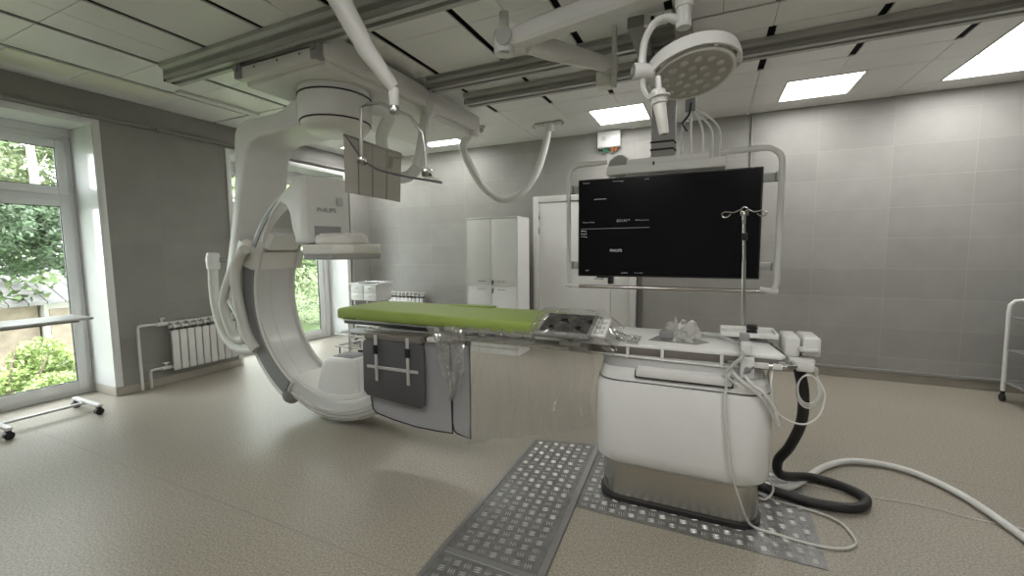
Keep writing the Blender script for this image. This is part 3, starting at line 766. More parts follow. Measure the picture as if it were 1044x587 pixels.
t = thing('padded_flap', 'charcoal padded flap strapped in front of the pale grey curtain', 'lead flap', (-2.0, 2.31, .62))
MB().prism([(-2.27, .44), (-2.235, .405), (-2.0, .388), (-1.76, .375), (-1.73, .40), (-1.725, .48), (-1.725, .79), (-1.74, .82), (-1.80, .826), (-2.2, .826), (-2.25, .815), (-2.262, .79)], 'y', 2.300, 2.322, .007, 2).build('pad', 'darkpad', t)
for xx in (-2.13, -1.85):
    s = MB().box(xx - .013, xx + .013, 2.287, 2.296, .53, .862, .003).build('strap', 'lightgrey', t)
    MB().box(xx - .019, xx + .019, 2.281, 2.290, .725, .79, .003).build('buckle', 'black', s)
MB().box(-2.22, -1.77, 2.290, 2.300, .618, .640, .003).build('cross_strap', 'lightgrey', t)
MB().box(-2.24, -1.74, 2.295, 2.345, .826, .868, .006).build('hanger_bar', 'tableside', t)
t = thing('rail_clip', 'small white clip on the table rail beside the charcoal flap', 'clip', (-1.66, 2.33, .85))
MB().box(-1.71, -1.61, 2.318, 2.345, .842, .872, .006).build('clip_body', 'whitepaint', t)
MB().box(-1.61, -1.52, 2.325, 2.345, .846, .866, .004).build('clip_tongue', 'midgrey', t)

# clear plastic drapes
def film(name, mtl, f, nu, nv, label, cat, seed=1, angle=180):
    rnd = random.Random(seed)
    rings = [[f(u / (nu - 1), v / (nv - 1), rnd) for u in range(nu)] for v in range(nv)]
    b = MB(); b.loft(rings, False, closed=False)
    o = b.build(name, mtl, angle=angle); tag(o, label, cat)
    return base_origin(o)
def folds(u, v, x): return .012 * math.sin(19 * u + 2.5 * v) + .008 * math.sin(43 * u - 4 * v + 1) + .005 * math.sin(80 * u + 9 * v)
CR_ = [(.07, .5, .02), (.22, .45, -.018), (.31, .8, .02), (.47, .6, .022), (.52, .35, -.02), (.68, .7, .015), (.83, .5, .02), (.93, .9, -.02)]
def crease(u, v): return sum(a * math.exp(-((u - c - .03 * math.sin(5 * v + c * 9)) / .009) ** 2) * max(0, 1 - v / l) for c, l, a in CR_)
def f1(u, v, r):
    x = -1.40 + .83 * u; z = .93 - (.73 - .25 * u) * v
    return (x + .012 * math.sin(9 * v + 5 * u), 2.305 - .02 * v + folds(u, v, x) * (.4 + v) + crease(u, v) + r.uniform(-.0015, .0015), z)
film('plastic_drape', 'film', f1, 260, 60, 'large clear plastic sheet hanging from the table between curtain and pedestal', 'plastic sheet')
def f2(u, v, r):
    w_ = (.235 * (1 - v) ** .8 + .012)
    w_ = .30 * (1 - v) ** .9 + .015; x = -1.69 + .19 * v ** .8 + w_ * u; z = .95 - .46 * v
    return (x, 2.285 + .016 * math.sin(30 * u + 3 * v) + .02 * math.sin(9 * u + 8 * v) + r.uniform(-.009, .009), z + .012 * math.sin(12 * u) + r.uniform(-.006, .006))
film('plastic_wrap', 'filmbag', f2, 22, 30, 'bunched clear plastic wrap hanging in a point over the pale curtain', 'plastic sheet', 3, 12)
def f3(u, v, r):
    x = -1.56 + .64 * u; y = 2.30 + .10 * v; z = .925 + .028 * v * (1 - v) * 4
    return (x, y + .012 * math.sin(25 * u), z + .008 * math.sin(37 * u + 7 * v) + r.uniform(-.005, .005) + .004)
film('plastic_wrap', 'filmbag', f3, 60, 12, 'strip of clear plastic tucked along the near edge under the green mattress', 'plastic sheet', 5, 12)
def f4(u, v, r):
    P0 = cen + ex * ((u * 2 - 1) * (hw + .10) + .03) + ey * ((v * 2 - 1) * (hh + .03)) + en * (.012 + .012 * math.sin(21 * u + 4 * v) * math.sin(13 * v))
    if u > .78: P0 = P0 - en * (.10 * (u - .78) / .22)
    if u < .1: P0 = P0 - en * .05 * (.1 - u) / .1
    return (P0.x, P0.y, P0.z + r.uniform(-.003, .003))
film('plastic_cover', 'film', f4, 50, 30, 'clear crinkled plastic cover over the tilted black control panel', 'plastic cover', 6)
def f5(u, v, r):
    x = -.60 + .26 * u; y = 2.36 + .20 * v
    return (x + r.uniform(-.004, .004), y, .94 + .085 * (1 - u) ** 1.3 * (.6 + .4 * math.sin(9 * v + 4 * u)) + r.uniform(-.006, .006))
film('plastic_wrap', 'filmbag', f5, 30, 24, 'crumpled clear plastic sloping down right of the black control panel', 'plastic sheet', 8, 12)

# wrapped object on the tabletop
t = thing('plastic_bag', 'crumpled clear plastic bag around a small device lying on the tabletop', 'plastic bag', (-.16, 2.60, .933))
bgm = bmesh.new(); bmesh.ops.create_icosphere(bgm, subdivisions=5, radius=1)
rb = random.Random(11)
sd = [(Vector((rb.uniform(-1, 1), rb.uniform(-1, 1), rb.uniform(-1, 1))).normalized(), rb.uniform(.05, .15)) for _ in range(60)]
for v in bgm.verts:
    n = v.co.normalized(); k = 1
    for d_, a_ in sd: k -= a_ * max(0, 1 - abs(n.dot(d_) - .7) * 7)
    zz = max(-.12, n.z) * k
    v.co = Vector((-.14 + n.x * .13 * k, 2.59 + n.y * .09 * k, .950 + zz * .175 * (1.0 if n.x > -.3 else .65)))
b = MB(); b._add(bgm); b.build('bag_film', 'bagfilm', t, angle=20)
MB().prism([(-.30, 2.50), (-.05, 2.48), (.02, 2.56), (-.1, 2.68), (-.26, 2.66)], 'z', .9335, .9365).build('bag_skirt', 'filmbag', t)
MB().box(-.245, -.15, 2.54, 2.60, .937, .985, .012, 3).build('dark_device', 'grey', t)
MB().box(-.15, -.09, 2.56, 2.62, .937, 1.03, .014, 3).build('white_connector', 'offwhite', t)

# IV pole
t = thing('iv_pole', 'chrome infusion pole with hooks standing in front of the monitor', 'IV pole', (.205, 2.98, .90))
MB().cyl((.21, 2.98, .875), (.197, 2.98, 1.38), .012, seg=14).build('lower_tube', 'chrome', t)
MB().cyl((.197, 2.98, 1.38), (.188, 2.98, 1.60), .009, seg=14).build('upper_tube', 'chrome', t)
MB().cyl((.197, 2.98, 1.50), (.195, 2.98, 1.545), .016, seg=14, bev=.003).build('lock_collar', 'black', t)
MB().cyl((.188, 2.98, 1.60), (.186, 2.98, 1.675), .011, seg=14, bev=.002).build('hook_mount', 'chrome', t)
for s in (-1, 1):
    MB().tube([(.186, 2.98, 1.66), (.186 + s * .02, 2.98, 1.685), (.186 + s * .055, 2.98, 1.672), (.186 + s * .10, 2.98, 1.678), (.186 + s * .118, 2.98, 1.668), (.186 + s * .115, 2.98, 1.648), (.186 + s * .09, 2.98, 1.645), (.186 + s * .07, 2.98, 1.662)], .0035, 8).build('hook', 'chrome', t)
MB().tube([(.17, 2.96, 1.65), (.168, 2.95, 1.685), (.186, 2.95, 1.70), (.206, 2.95, 1.685), (.205, 2.96, 1.65)], .0035, 8).build('hook', 'chrome', t)
MB().box(.185, .235, 2.93, 3.0, .865, .905, .006).build('rail_clamp', 'black', t)

# tray and black puck
t = thing('instrument_tray', 'white rimmed tray beyond the far table edge beside the infusion pole', 'tray', (.22, 2.76, .95))
tr = MB().box(.075, .355, 2.64, 2.87, .962, .970, .003)
tr.box(.075, .355, 2.64, 2.650, .97, .988, .003).box(.075, .355, 2.86, 2.87, .97, .988, .003).box(.075, .085, 2.65, 2.86, .97, .988, .003).box(.345, .355, 2.65, 2.86, .97, .988, .003)
tr.build('tray_body', 'tabletop', t)
MB().box(.12, .30, 2.78, 2.83, .933, .962, .004).build('tray_foot', 'lightgrey', t)
t = thing('knob_dial', 'small black round dial sitting on the white rimmed tray', 'dial', (.235, 2.75, .971))
MB().lathe([(.026, 0), (.028, .004), (.028, .018), (.022, .022)], Matrix.Translation((.235, 2.74, .9705)), 24).build('dial_base', 'black', t)
MB().lathe([(.024, 0), (.03, .004), (.03, .022), (.025, .028)], Matrix.Translation((.235, 2.74, .9925)), 12).build('dial_grip', 'black', t)
# clamp with lever
t = thing('rail_clamp', 'white clamp block with grey lever gripping the near table rail', 'clamp', (.19, 2.34, .87))
MB().box(.155, .215, 2.30, 2.350, .825, .925, .006).build('clamp_block', 'white', t)
MB().box(.158, .205, 2.335, 2.42, .930, .985, .008).build('clamp_head', 'whitepaint', t)
MB().box(.155, .20, 2.42, 2.47, .934, 1.02, .004).build('grey_insert', 'midgrey', t)
MB().cyl((.185, 2.300, .87), (.185, 2.28, .87), .014, seg=14).tube([(.17, 2.284, .855), (.195, 2.278, .878), (.212, 2.276, .892)], .006, 8).build('lever', 'grey', t)

# injector box at the foot end
t = thing('pump_unit', 'white two part boxy pump unit at the foot end of the table', 'medical pump', (.46, 2.62, .88))
MB().box(.365, .432, 2.51, 2.72, .905, 1.002, .010, 3).build('pump_body', 'white', t)
MB().box(.439, .515, 2.50, 2.70, .915, 1.008, .010, 3).build('pump_cap', 'white', t)
MB().tube([(.43, 2.505, .95), (.44, 2.48, .952), (.485, 2.48, .952), (.495, 2.505, .95)], .014, 12).build('grip_bar', 'white', t)
MB().box(.38, .49, 2.47, 2.66, .880, .905, .006).build('base_plate', 'white', t)
MB().box(.41, .485, 2.455, 2.54, .845, .89, .008).build('bracket_box', 'whitepaint', t)
MB().box(.485, .505, 2.47, 2.53, .83, .862, .005).build('cable_socket', 'lightgrey', t)
MB().cyl((.365, 2.56, .89), (.345, 2.70, .90), .012, seg=12).build('hinge_pin', 'black', t)

# cables and hoses
def cable(name, pts, r, m, label, seg=8):
    o = MB().tube(pts, r, seg, True, 8).build(name, m)
    base_origin(o); return tag(o, label, 'cable' if 'hose' not in name else 'hose')
P = Vector
cable('power_hose', [(.43, 2.53, .86), at(819, 400, y=2.55), at(817, 430, y=2.6), at(805, 455, y=2.7), at(793, 470, y=2.78), at(797, 484, y=2.85), (.62, 3.06, .035), (.76, 3.03, .03), (.85, 2.93, .03), (.78, 2.80, .03), (.60, 2.76, .03), (.40, 2.78, .04), (.28, 2.80, .06)], .026, 'dark', 'thick black corrugated hose from the table end looping onto the floor', 14)
cable('floor_hose', [(.28, 2.84, .05), (.42, 2.86, .028), (.53, 2.96, .024), (.72, 3.26, .024), (.92, 3.44, .024), (1.18, 3.44, .024), (1.36, 3.22, .024), (1.45, 2.85, .024), (1.5, 2.4, .024)], .019, 'white', 'thick white hose curving across the floor to the right edge', 12)
cable('thin_cable', [(.12, 2.31, .868), at(742, 385, y=2.27), at(739, 410, y=2.26), at(742, 450, y=2.255), at(746, 480, y=2.255), at(754, 510, y=2.30), at(766, 535, y=2.38, ) , (.36, 2.40, .012), (.50, 2.385, .010), (.63, 2.41, .010), (.70, 2.50, .010), (.66, 2.66, .010), (.50, 2.72, .010), (.36, 2.74, .012), (.28, 2.76, .04)], .0065, 'hose', 'thin white cable dropping down the pedestal front and looping on the floor')
cable('grey_tube', [at(716, 341, z=.95), at(735, 343, z=.955), at(750, 350, z=.955), at(757, 362, y=2.30), at(747, 372, y=2.29), at(740, 382, y=2.28), (.13, 2.285, .80)], .009, 'lightgrey', 'grey tube bending over the tabletop edge beside the clamp')
cable('drain_tube', [(.16, 2.335, .865), at(765, 390, y=2.28), at(780, 402, y=2.29), at(789, 415, y=2.32), at(794, 434, y=2.35)], .008, 'white', 'upper of two short white tubes arching over the pedestal corner')
cable('drain_tube', [(.11, 2.33, .862), at(756, 388, y=2.265), at(773, 402, y=2.27), at(785, 418, y=2.30), at(792, 432, y=2.33)], .008, 'hose', 'lower of two short white tubes arching over the pedestal corner')
cable('thin_wire', [(.30, 2.37, .87), at(786, 396, y=2.33), at(791, 418, y=2.35), at(805, 429, y=2.36), at(822, 432, y=2.38), at(836, 422, y=2.42), at(841, 402, y=2.45), at(834, 386, y=2.48), (.495, 2.50, .845)], .0045, 'white', 'thin white wire sagging between table corner and pump unit')
coil = []
for k in range(46):
    a = k / 14 * 2 * PI
    c0 = at(824 + .12 * k * .3, 396 + k * .12, y=2.46)
    coil.append((c0.x + .042 * math.cos(a) * (1 + .006 * k), 2.46 + .0006 * k, c0.z + .068 * math.sin(a) * (1 + .006 * k)))
cable('coiled_cable', coil, .0038, 'white', 'white coiled cable hanging under the pump unit')
cable('floor_wire', [(.28, 2.86, .02), (.33, 2.85, .06), (.36, 2.82, .09), (.38, 2.76, .06), (.34, 2.72, .014), (.28, 2.70, .03)], .006, 'hose', 'small tangled white wire loop at the plinth corner')
cable('table_cable', [(.31, 2.45, .87), at(783, 380, y=2.45), at(786, 398, y=2.45), at(782, 405, y=2.42), at(776, 398, y=2.40), (.26, 2.40, .86)], .005, 'lightgrey', 'short grey cable loop under the table corner')
cable('extension_cord', [(.50, 3.02, .006), at(880, 505, z=.006), at(940, 515, z=.006), at(1000, 530, z=.006), at(1060, 542, z=.006)], .003, 'hose', 'very thin pale cord lying straight across the floor')

# ------------------------------------------------------------------ tread plates
def tread(bm_, p00, p10, p11, p01, z, cell=.053):
    p00, p10, p11, p01 = [Vector((*p, 0)) for p in (p00, p10, p11, p01)]
    nu = int(((p10 - p00).length + (p11 - p01).length) / 2 / cell); nv = int(((p01 - p00).length + (p11 - p10).length) / 2 / cell)
    vs, fs = [], []
    for i in range(nu):
        for j in range(nv):
            u = (i + .5) / nu; v = (j + .5) / nv
            c_ = (p00 * (1 - u) + p10 * u) * (1 - v) + (p01 * (1 - u) + p11 * u) * v
            a = math.radians(10 if (i + j) % 2 else 100)
            d = Vector((math.cos(a), math.sin(a), 0)); n = Vector((-d.y, d.x, 0))
            for k in (-1, 0, 1):
                o = c_ + n * k * .0125; hl, hw_ = .0195, .0040
                base = len(vs)
                for sx, sy in ((-1, 0), (0, -1), (1, 0), (0, 1)):
                    vs.append(o + d * sx * hl + n * sy * hw_ + Vector((0, 0, z)))
                for sx in (-.6, .6): vs.append(o + d * sx * hl + Vector((0, 0, z + .0035)))
                fs += [(base, base + 1, base + 4), (base + 1, base + 5, base + 4), (base + 1, base + 2, base + 5), (base + 2, base + 3, base + 5), (base + 3, base + 4, base + 5), (base + 3, base, base + 4)]
    me = bpy.data.meshes.new('tmp'); me.from_pydata([tuple(v) for v in vs], [], fs); bm_.bm.from_mesh(me); bpy.data.meshes.remove(me)
def quadprism(pts, z0, z1): return MB().prism(pts, 'z', z0, z1)
# runway
A0, A1, A2, A3 = (-1.13, 1.2), (-.61, 1.2), (-.70, 3.03), (-1.165, 2.92)
t = thing('tread_plate', 'long steel tread plate ramp running towards the camera beside the pedestal', 'floor plate', (-.9, 2.1, 0))
tb = quadprism([A0, A1, A2, A3], 0.001, .008); rg_ = MB(); tread(rg_, (-1.10, 1.66), (-.68, 1.66), (-.735, 2.99), (-1.135, 2.90), .008)
tread(rg_, (-1.09, 1.22), (-.66, 1.22), (-.67, 1.60), (-1.10, 1.60), .008)
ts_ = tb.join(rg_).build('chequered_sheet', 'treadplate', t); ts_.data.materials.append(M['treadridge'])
def strip(p, q, w_, z0, z1):
    p, q = Vector((*p, 0)), Vector((*q, 0)); d = (q - p).normalized(); n = Vector((-d.y, d.x, 0)) * w_ / 2
    return MB().prism([tuple((p + n).xy), tuple((q + n).xy), tuple((q - n).xy), tuple((p - n).xy)], 'z', z0, z1, .002, 1)
strip(A0, A3, .028, .0005, .014).build('edge_strip', 'striptone', t)
strip(A1, A2, .034, .0005, .016).build('edge_strip', 'striptone', t)
strip((-1.12, 1.63), (-.64, 1.63), .035, .002, .013).build('cross_strip', 'striptone', t)
t = thing('tread_plate', 'wide steel tread plate on the floor under the white pedestal', 'floor plate', (-.05, 2.6, 0))
tb = quadprism([(-.655, 2.225), (.535, 2.225), (.56, 3.12), (-.70, 3.08)], .0005, .004)
rg_ = MB(); tread(rg_, (-.63, 2.24), (.52, 2.24), (.54, 3.10), (-.66, 3.06), .004)
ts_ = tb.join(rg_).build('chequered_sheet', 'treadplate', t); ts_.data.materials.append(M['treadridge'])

# ------------------------------------------------------------------ monitor
t = thing('monitor', 'large black ceiling-hung monitor inside a white tubular bumper frame', 'monitor', (-.33, 3.45, 1.2))
YM = 3.45
a, b_, c_, d_ = at(590, 184, y=YM), at(778, 169, y=YM), at(775, 285, y=YM), at(589, 281, y=YM)
mx0, mx1 = (a.x + d_.x) / 2, (b_.x + c_.x) / 2; mz0, mz1 = (c_.z + d_.z) / 2, (a.z + b_.z) / 2
body = MB().box(mx0, mx1, YM, YM + .09, mz0, mz1, .006).build('bezel', 'black', t)
scr = MB().box(mx0 + .012, mx1 - .012, YM - .002, YM + .001, mz0 + .012, mz1 - .012).build('screen', 'screen', t)
W, Hh = mx1 - mx0, mz1 - mz0
def ui(x, z, w_, h_, m='uiline'):
    return MB().box(mx0 + x * W, mx0 + (x + w_) * W, YM - .0035, YM - .002, mz1 - (z + h_) * Hh, mz1 - z * Hh).build('display_line', m, scr)
ui(.10, .205, .075, .004, 'uilight'); ui(.02, .505, .41, .004); 
def ut(s, x, z, size, m='uiline', xs=1): return textmesh('display_text', s, size, (mx0 + x * W, YM - .0025, mz1 - z * Hh), (1, 0, 0), (0, 0, 1), m, scr, .0004, xs=xs)
ut('PHILIPS', .03, .045, .017); ut('PHILIPS', .20, .745, .03, 'uilight')
rd = random.Random(4)
for x_, z_, n_, m_ in ((.215, .035, 5, 'uiline'), (.40, .035, 2, 'uiline'), (.03, .435, 6, 'uiline'), (.24, .42, 6, 'uiline'), (.24, .435, 5, 'uiline'), (.35, .43, 6, 'uiline'), (.02, .525, 3, 'uilight'), (.02, .555, 3, 'uilight'), (.02, .585, 3, 'uiline'), (.05, .935, 2, 'uiline'), (.27, .955, 3, 'uiline'), (.35, .955, 4, 'uiline')):
    for k in range(n_): ui(x_ + .0135 * k, z_ + rd.uniform(-.003, .003), rd.uniform(.005, .011), .008, m_)
# tubular frame: U around, wide top gap covered by the beam
f = MB()
fx0, fx1, fz0, fz1 = -1.06, .43, 1.15, 2.13
rr = .10
def corner(cx, cz, a0): return [(cx + rr * math.cos(math.radians(a0 + k * 22.5)), YM - .03, cz + rr * math.sin(math.radians(a0 + k * 22.5))) for k in range(5)]
rr_pts = [(-.75, YM - .03, fz1)] + corner(fx0 + rr, fz1 - rr, 90) + [(fx0, YM - .03, fz0 + .06), (fx0 + .015, YM - .03, fz0 + .01)]
f.tube(rr_pts, .018, 12, False)
f.build('bumper_frame', 'white', t); f = MB()
rr_pts = [(.05, YM - .03, fz1)] + [(p[0], p[1], p[2]) for p in reversed(corner(fx1 - rr, fz1 - rr, 0))] + [(fx1, YM - .03, fz0 + .06), (fx1 - .015, YM - .03, fz0 + .01)]
f.tube(rr_pts, .020, 12, False)
f.build('bumper_frame', 'white', t)
MB().tube([(fx0 + .01, YM - .03, fz0), (fx1 - .01, YM - .03, fz0)], .014, 12, False).build('lower_bar', 'steel', t)
for xx in (fx0 + .03, fx1 - .05): MB().tube([(xx - .05, YM - .03, fz0 + .012), (xx + .06, YM - .03, fz0)], .02, 12, False).build('bar_joint', 'white', t)
for zz in (1.32, 1.94):
    for xa, xb in ((fx0, mx0 + .1), (mx1 - .1, fx1)):
        MB().box(xa, xb, YM + .02, YM + .06, zz - .03, zz + .03, .006).box((xa if xa == fx0 else xb - .03), (xa + .03 if xa == fx0 else xb), YM - .035, YM + .06, zz - .03, zz + .03, .004).build('frame_bracket', 'lightgrey', t)
MB().box(-.74, -.70, YM, YM + .06, mz0 - .06, mz0 - .002, .004).box(-.83, -.70, YM, YM + .05, mz0 - .012, mz0 - .001, .003).build('lower_clip', 'black', t)
# header beam tilted parallel to the top
hb = MB().box(-.75, .09, YM - .04, YM + .10, mz1 + .015, mz1 + .085, .008).box(-.60, -.02, YM - .03, YM + .09, mz1 + .08, mz1 + .125, .006).build('header_beam', 'whitepaint', t)
MB().box(-.405, -.39, YM - .043, YM - .039, mz1 + .065, mz1 + .09).build('sensor', 'black', hb)
MB().cyl((-.66, YM + .03, mz1 + .085), (-.66, YM + .0, mz1 + .085), .085, seg=32).build('cable_guide', 'midgrey', hb)
col = MB().box(-.42, -.25, YM - .03, YM + .10, mz1 + .12, 2.74, .010).build('hanger_column', 'midgrey', t)
for zz in (2.19, 2.245): MB().tube([(-.425, YM - .034, zz), (-.262, YM - .034, zz), (-.246, YM - .02, zz - .02)], .007, 8, False).build('cable_hook', 'black', col)
for k, (x0_, x1_) in enumerate([(-.17, -.20), (-.16, -.14), (-.15, -.06), (-.145, .0), (-.14, .05)]):
    zt = 2.46
    MB().tube([(x0_, YM + .03, zt), (x0_ + (x1_ - x0_) * .45, YM + .03, zt - .04 - .02 * (k % 2)), (x1_ - .01, YM + .03, zt - .16), (x1_, YM + .03, mz1 + .08)], .008, 8).build('monitor_cable', 'whitepaint', t)
MB().tube([(-.15, YM - .01, 2.5), (-.16, YM - .02, 2.42), (-.2, YM - .02, 2.36), (-.17, YM - .02, 2.30)], .007, 8).build('monitor_cable', 'black', t)
MB().box(-.19, -.12, YM, YM + .06, 2.45, 2.74, .006).build('cable_bracket', 'grey', t)

# white wall box
t = thing('wall_box', 'white wall box with green and orange plugs under the ceiling', 'junction box', (-1.23, 5.76, 2.77))
MB().box(-1.385, -1.085, 5.72, YB - .001, 2.775, 2.985, .012, 3).build('box_cover', 'white', t)
MB().cyl((-1.30, 5.72, 2.89), (-1.30, 5.716, 2.89), .03, seg=20).build('round_mark', 'lightgrey', t)
for xx, m_ in ((-1.27, 'greenplug'), (-1.31, 'greenplug'), (-1.19, 'orangeplug'), (-1.15, 'orangeplug')):
    MB().cyl((xx, 5.76, 2.775), (xx, 5.76, 2.725), .018, .013, 12).build('plug', m_, t)

# metal cabinet
t = thing('metal_cabinet', 'tall light grey metal cabinet with four doors against the back wall', 'cabinet', (-2.73, 5.42, 0))
cx0, cx1, cy0, cy1, cz = -3.12, -2.32, 5.215, 5.61, 1.875
MB().box(cx0, cx0 + .02, cy0, cy1, 0, cz).box(cx1 - .02, cx1, cy0, cy1, 0, cz).box(cx0 + .02, cx1 - .02, cy1 - .02, cy1, 0, cz).box(cx0, cx1, cy0 - .004, cy1, cz, cz + .022, .004).box(cx0 + .02, cx1 - .02, cy0, cy1 - .02, .0, .08).box(cx0 + .02, cx1 - .02, cy0 + .004, cy1 - .02, .955, .985).build('carcass', 'cabinet', t)
xm = (cx0 + cx1) / 2
for xa, xb, hx in ((cx0 + .022, xm - .002, xm - .20), (xm + .002, cx1 - .022, xm + .10)):
    for za, zb, hz in ((.09, .95, .905), (.985, cz - .004, 1.02)):
        dr = MB().box(xa, xb, cy0 - .002, cy0 + .018, za, zb, .003).build('cabinet_door', 'cabinet', t)
        MB().tube([(hx, cy0, hz), (hx, cy0 - .022, hz), (hx + .11, cy0 - .022, hz), (hx + .11, cy0, hz)], .006, 8, False).build('door_handle', 'chrome', dr)
        if xa > xm - .01:
            MB().cyl((xa + .02, cy0, hz), (xa + .02, cy0 - .012, hz), .012, seg=12).box(xa + .014, xa + .026, cy0 - .03, cy0 - .012, hz - .05, hz, .002).build('lock_key', 'black', dr)

# radiators
def radiator(label, x, y, n, along, zb, zt, pitch=.078):
    t = thing('radiator', label, 'radiator', (x, y, zb), 'radiators')
    for i in (1, n - 1):
        a0 = i * pitch
        bb_ = MB()
        if along == 'y': bb_.box(x - .05, x + .02, y + a0 - .01, y + a0 + .01, zt - .08, zt - .06)
        else: bb_.box(x + a0 - .01, x + a0 + .01, y - .02, y + .05, zt - .08, zt - .06)
        bb_.build('wall_bracket', 'midgrey', t)
    for i in range(n):
        s = MB()
        a0 = i * pitch
        def bx(a, b2, d0, d1, z0, z1, bev=.004):
            if along == 'y': s.box(x + d0, x + d1, y + a, y + b2, z0, z1, bev)
            else: s.box(x + a, x + b2, y - d1, y - d0, z0, z1, bev)
        bx(a0 + .004, a0 + pitch - .006, .075, .088, zb, zt - .10)
        bx(a0 + .030, a0 + .046, .0, .08, zb + .01, zt - .06)
        bx(a0 + .008, a0 + pitch - .010, .02, .085, zt - .125, zt - .098)
        bx(a0 + .006, a0 + pitch - .006, .0, .08, zt - .02, zt)
        bx(a0 + .030, a0 + .046, .0, .08, zt - .12, zt)
        bx(a0 + .010, a0 + pitch - .012, .045, .060, zt - .075, zt - .055)
        bx(a0, a0 + pitch, .02, .055, zb + .02, zb + .055); bx(a0, a0 + pitch, .02, .055, zt - .075, zt - .04)
        s.build('radiator_section', 'whitepaint', t)
    return t
radiator('white ribbed radiator on the left wall between the two windows', XL + .05, 2.60, 10, 'y', .16, .70)
radiator('white ribbed radiator at the foot of the back wall behind the drawer trolley', -4.93, YB - .05, 9, 'x', .2, .76)
# radiator pipes
pp = MB().tube([(XL + .05, 2.34, .005), (XL + .05, 2.34, .66), (XL + .055, 2.345, .685), (XL + .06, 2.37, .69), (XL + .08, 2.60, .682)], .014, 10, False)
pp.cyl((XL + .08, 2.545, .69), (XL + .08, 2.545, .735), .010, seg=10).box(XL + .055, XL + .105, 2.52, 2.57, .735, .752, .005).cyl((XL + .078, 2.50, .684), (XL + .078, 2.585, .682), .021, seg=12)
tag(base_origin(pp.build('radiator_pipe', 'whitepaint')), 'taller white supply pipe rising from the floor to the radiator top', 'pipe', 'radiator pipes')
pp = MB().tube([(XL + .05, 2.42, .005), (XL + .05, 2.42, .17), (XL + .055, 2.425, .195), (XL + .06, 2.45, .20), (XL + .08, 2.60, .197)], .014, 10, False)
pp.cyl((XL + .08, 2.555, .20), (XL + .08, 2.555, .245), .010, seg=10).box(XL + .055, XL + .105, 2.53, 2.58, .245, .262, .005).cyl((XL + .078, 2.51, .199), (XL + .078, 2.59, .197), .021, seg=12)
tag(base_origin(pp.build('radiator_pipe', 'whitepaint')), 'shorter white return pipe from the floor to the radiator bottom', 'pipe', 'radiator pipes')

# drawer trolley by the far window
t = thing('drawer_trolley', 'white drawer trolley on castors beside the far window', 'trolley', (-4.62, 4.9, 0))
MB().box(-4.98, -4.47, 4.88, 5.20, .70, .94, .008).build('drawer_body', 'whitepaint', t)
MB().box(-5.02, -4.43, 4.86, 5.22, .94, .955, .003).build('work_surface', 'whitepaint', t)
MB().tube([(-5.02, 4.86, .965), (-5.02, 5.22, .965), (-4.43, 5.22, .965), (-4.43, 4.86, .965)], .006, 8, False).build('guard_rail', 'chrome', t)
for xa in (-4.975, -4.72):
    for za in (.705, .825):
        dr = MB().box(xa, xa + .245, 4.866, 4.879, za, za + .108, .004).build('drawer', 'white', t)
        MB().box(xa + .09, xa + .15, 4.858, 4.866, za + .06, za + .072, .002).build('drawer_handle', 'lightgrey', dr)
MB().box(-4.85, -4.6, 4.90, 5.08, .956, .975, .004).build('tray_insert', 'grey', t)
for xx in (-4.95, -4.50):
    for yy in (4.91, 5.17): MB().cyl((xx, yy, .09), (xx, yy, .70), .012, seg=10).build('post', 'whitepaint', t)
MB().box(-4.96, -4.49, 4.9, 5.18, .30, .315, .004).build('lower_shelf', 'whitepaint', t)
MB().box(-4.8, -4.55, 4.95, 5.12, .316, .34, .004).build('shelf_tray', 'grey', t)
for xx in (-4.95, -4.50):
    for yy in (4.91, 5.17): MB().cyl((xx - .012, yy, .045), (xx + .012, yy, .045), .045, seg=16).box(xx - .016, xx + .016, yy - .012, yy + .012, .05, .10, .003).build('castor', 'dark', t)
# low trolley seen beneath the mattress
t = thing('low_trolley', 'low white wire trolley on castors behind the table head', 'trolley', (-4.0, 4.3, 0))
tt = MB().tube([(-4.45, 4.05, .36), (-3.55, 4.05, .36), (-3.55, 4.45, .36), (-4.45, 4.45, .36), (-4.45, 4.05, .36)], .012, 10, False)
tt.tube([(-4.45, 4.05, .20), (-3.55, 4.05, .20), (-3.55, 4.45, .20), (-4.45, 4.45, .20), (-4.45, 4.05, .20)], .012, 10, False)
for k in range(9): tt.tube([(-4.4 + .1 * k, 4.05, .20), (-4.4 + .1 * k, 4.45, .20)], .005, 6, False)
tt.build('wire_frame', 'whitepaint', t)
MB().box(-4.40, -3.9, 4.10, 4.40, .375, .395, .004).build('dark_mat', 'grey', t)
for xx in (-4.2, -3.75): MB().cyl((xx, 4.05, .10), (xx, 4.05, .66), .014, seg=10).build('post', 'whitepaint', t)
for xx in (-4.40, -3.60):
    for yy in (4.07, 4.43): MB().cyl((xx - .01, yy, .042), (xx + .01, yy, .042), .042, seg=16).cyl((xx, yy, .05), (xx, yy, .20), .009, seg=8).build('castor', 'dark', t)

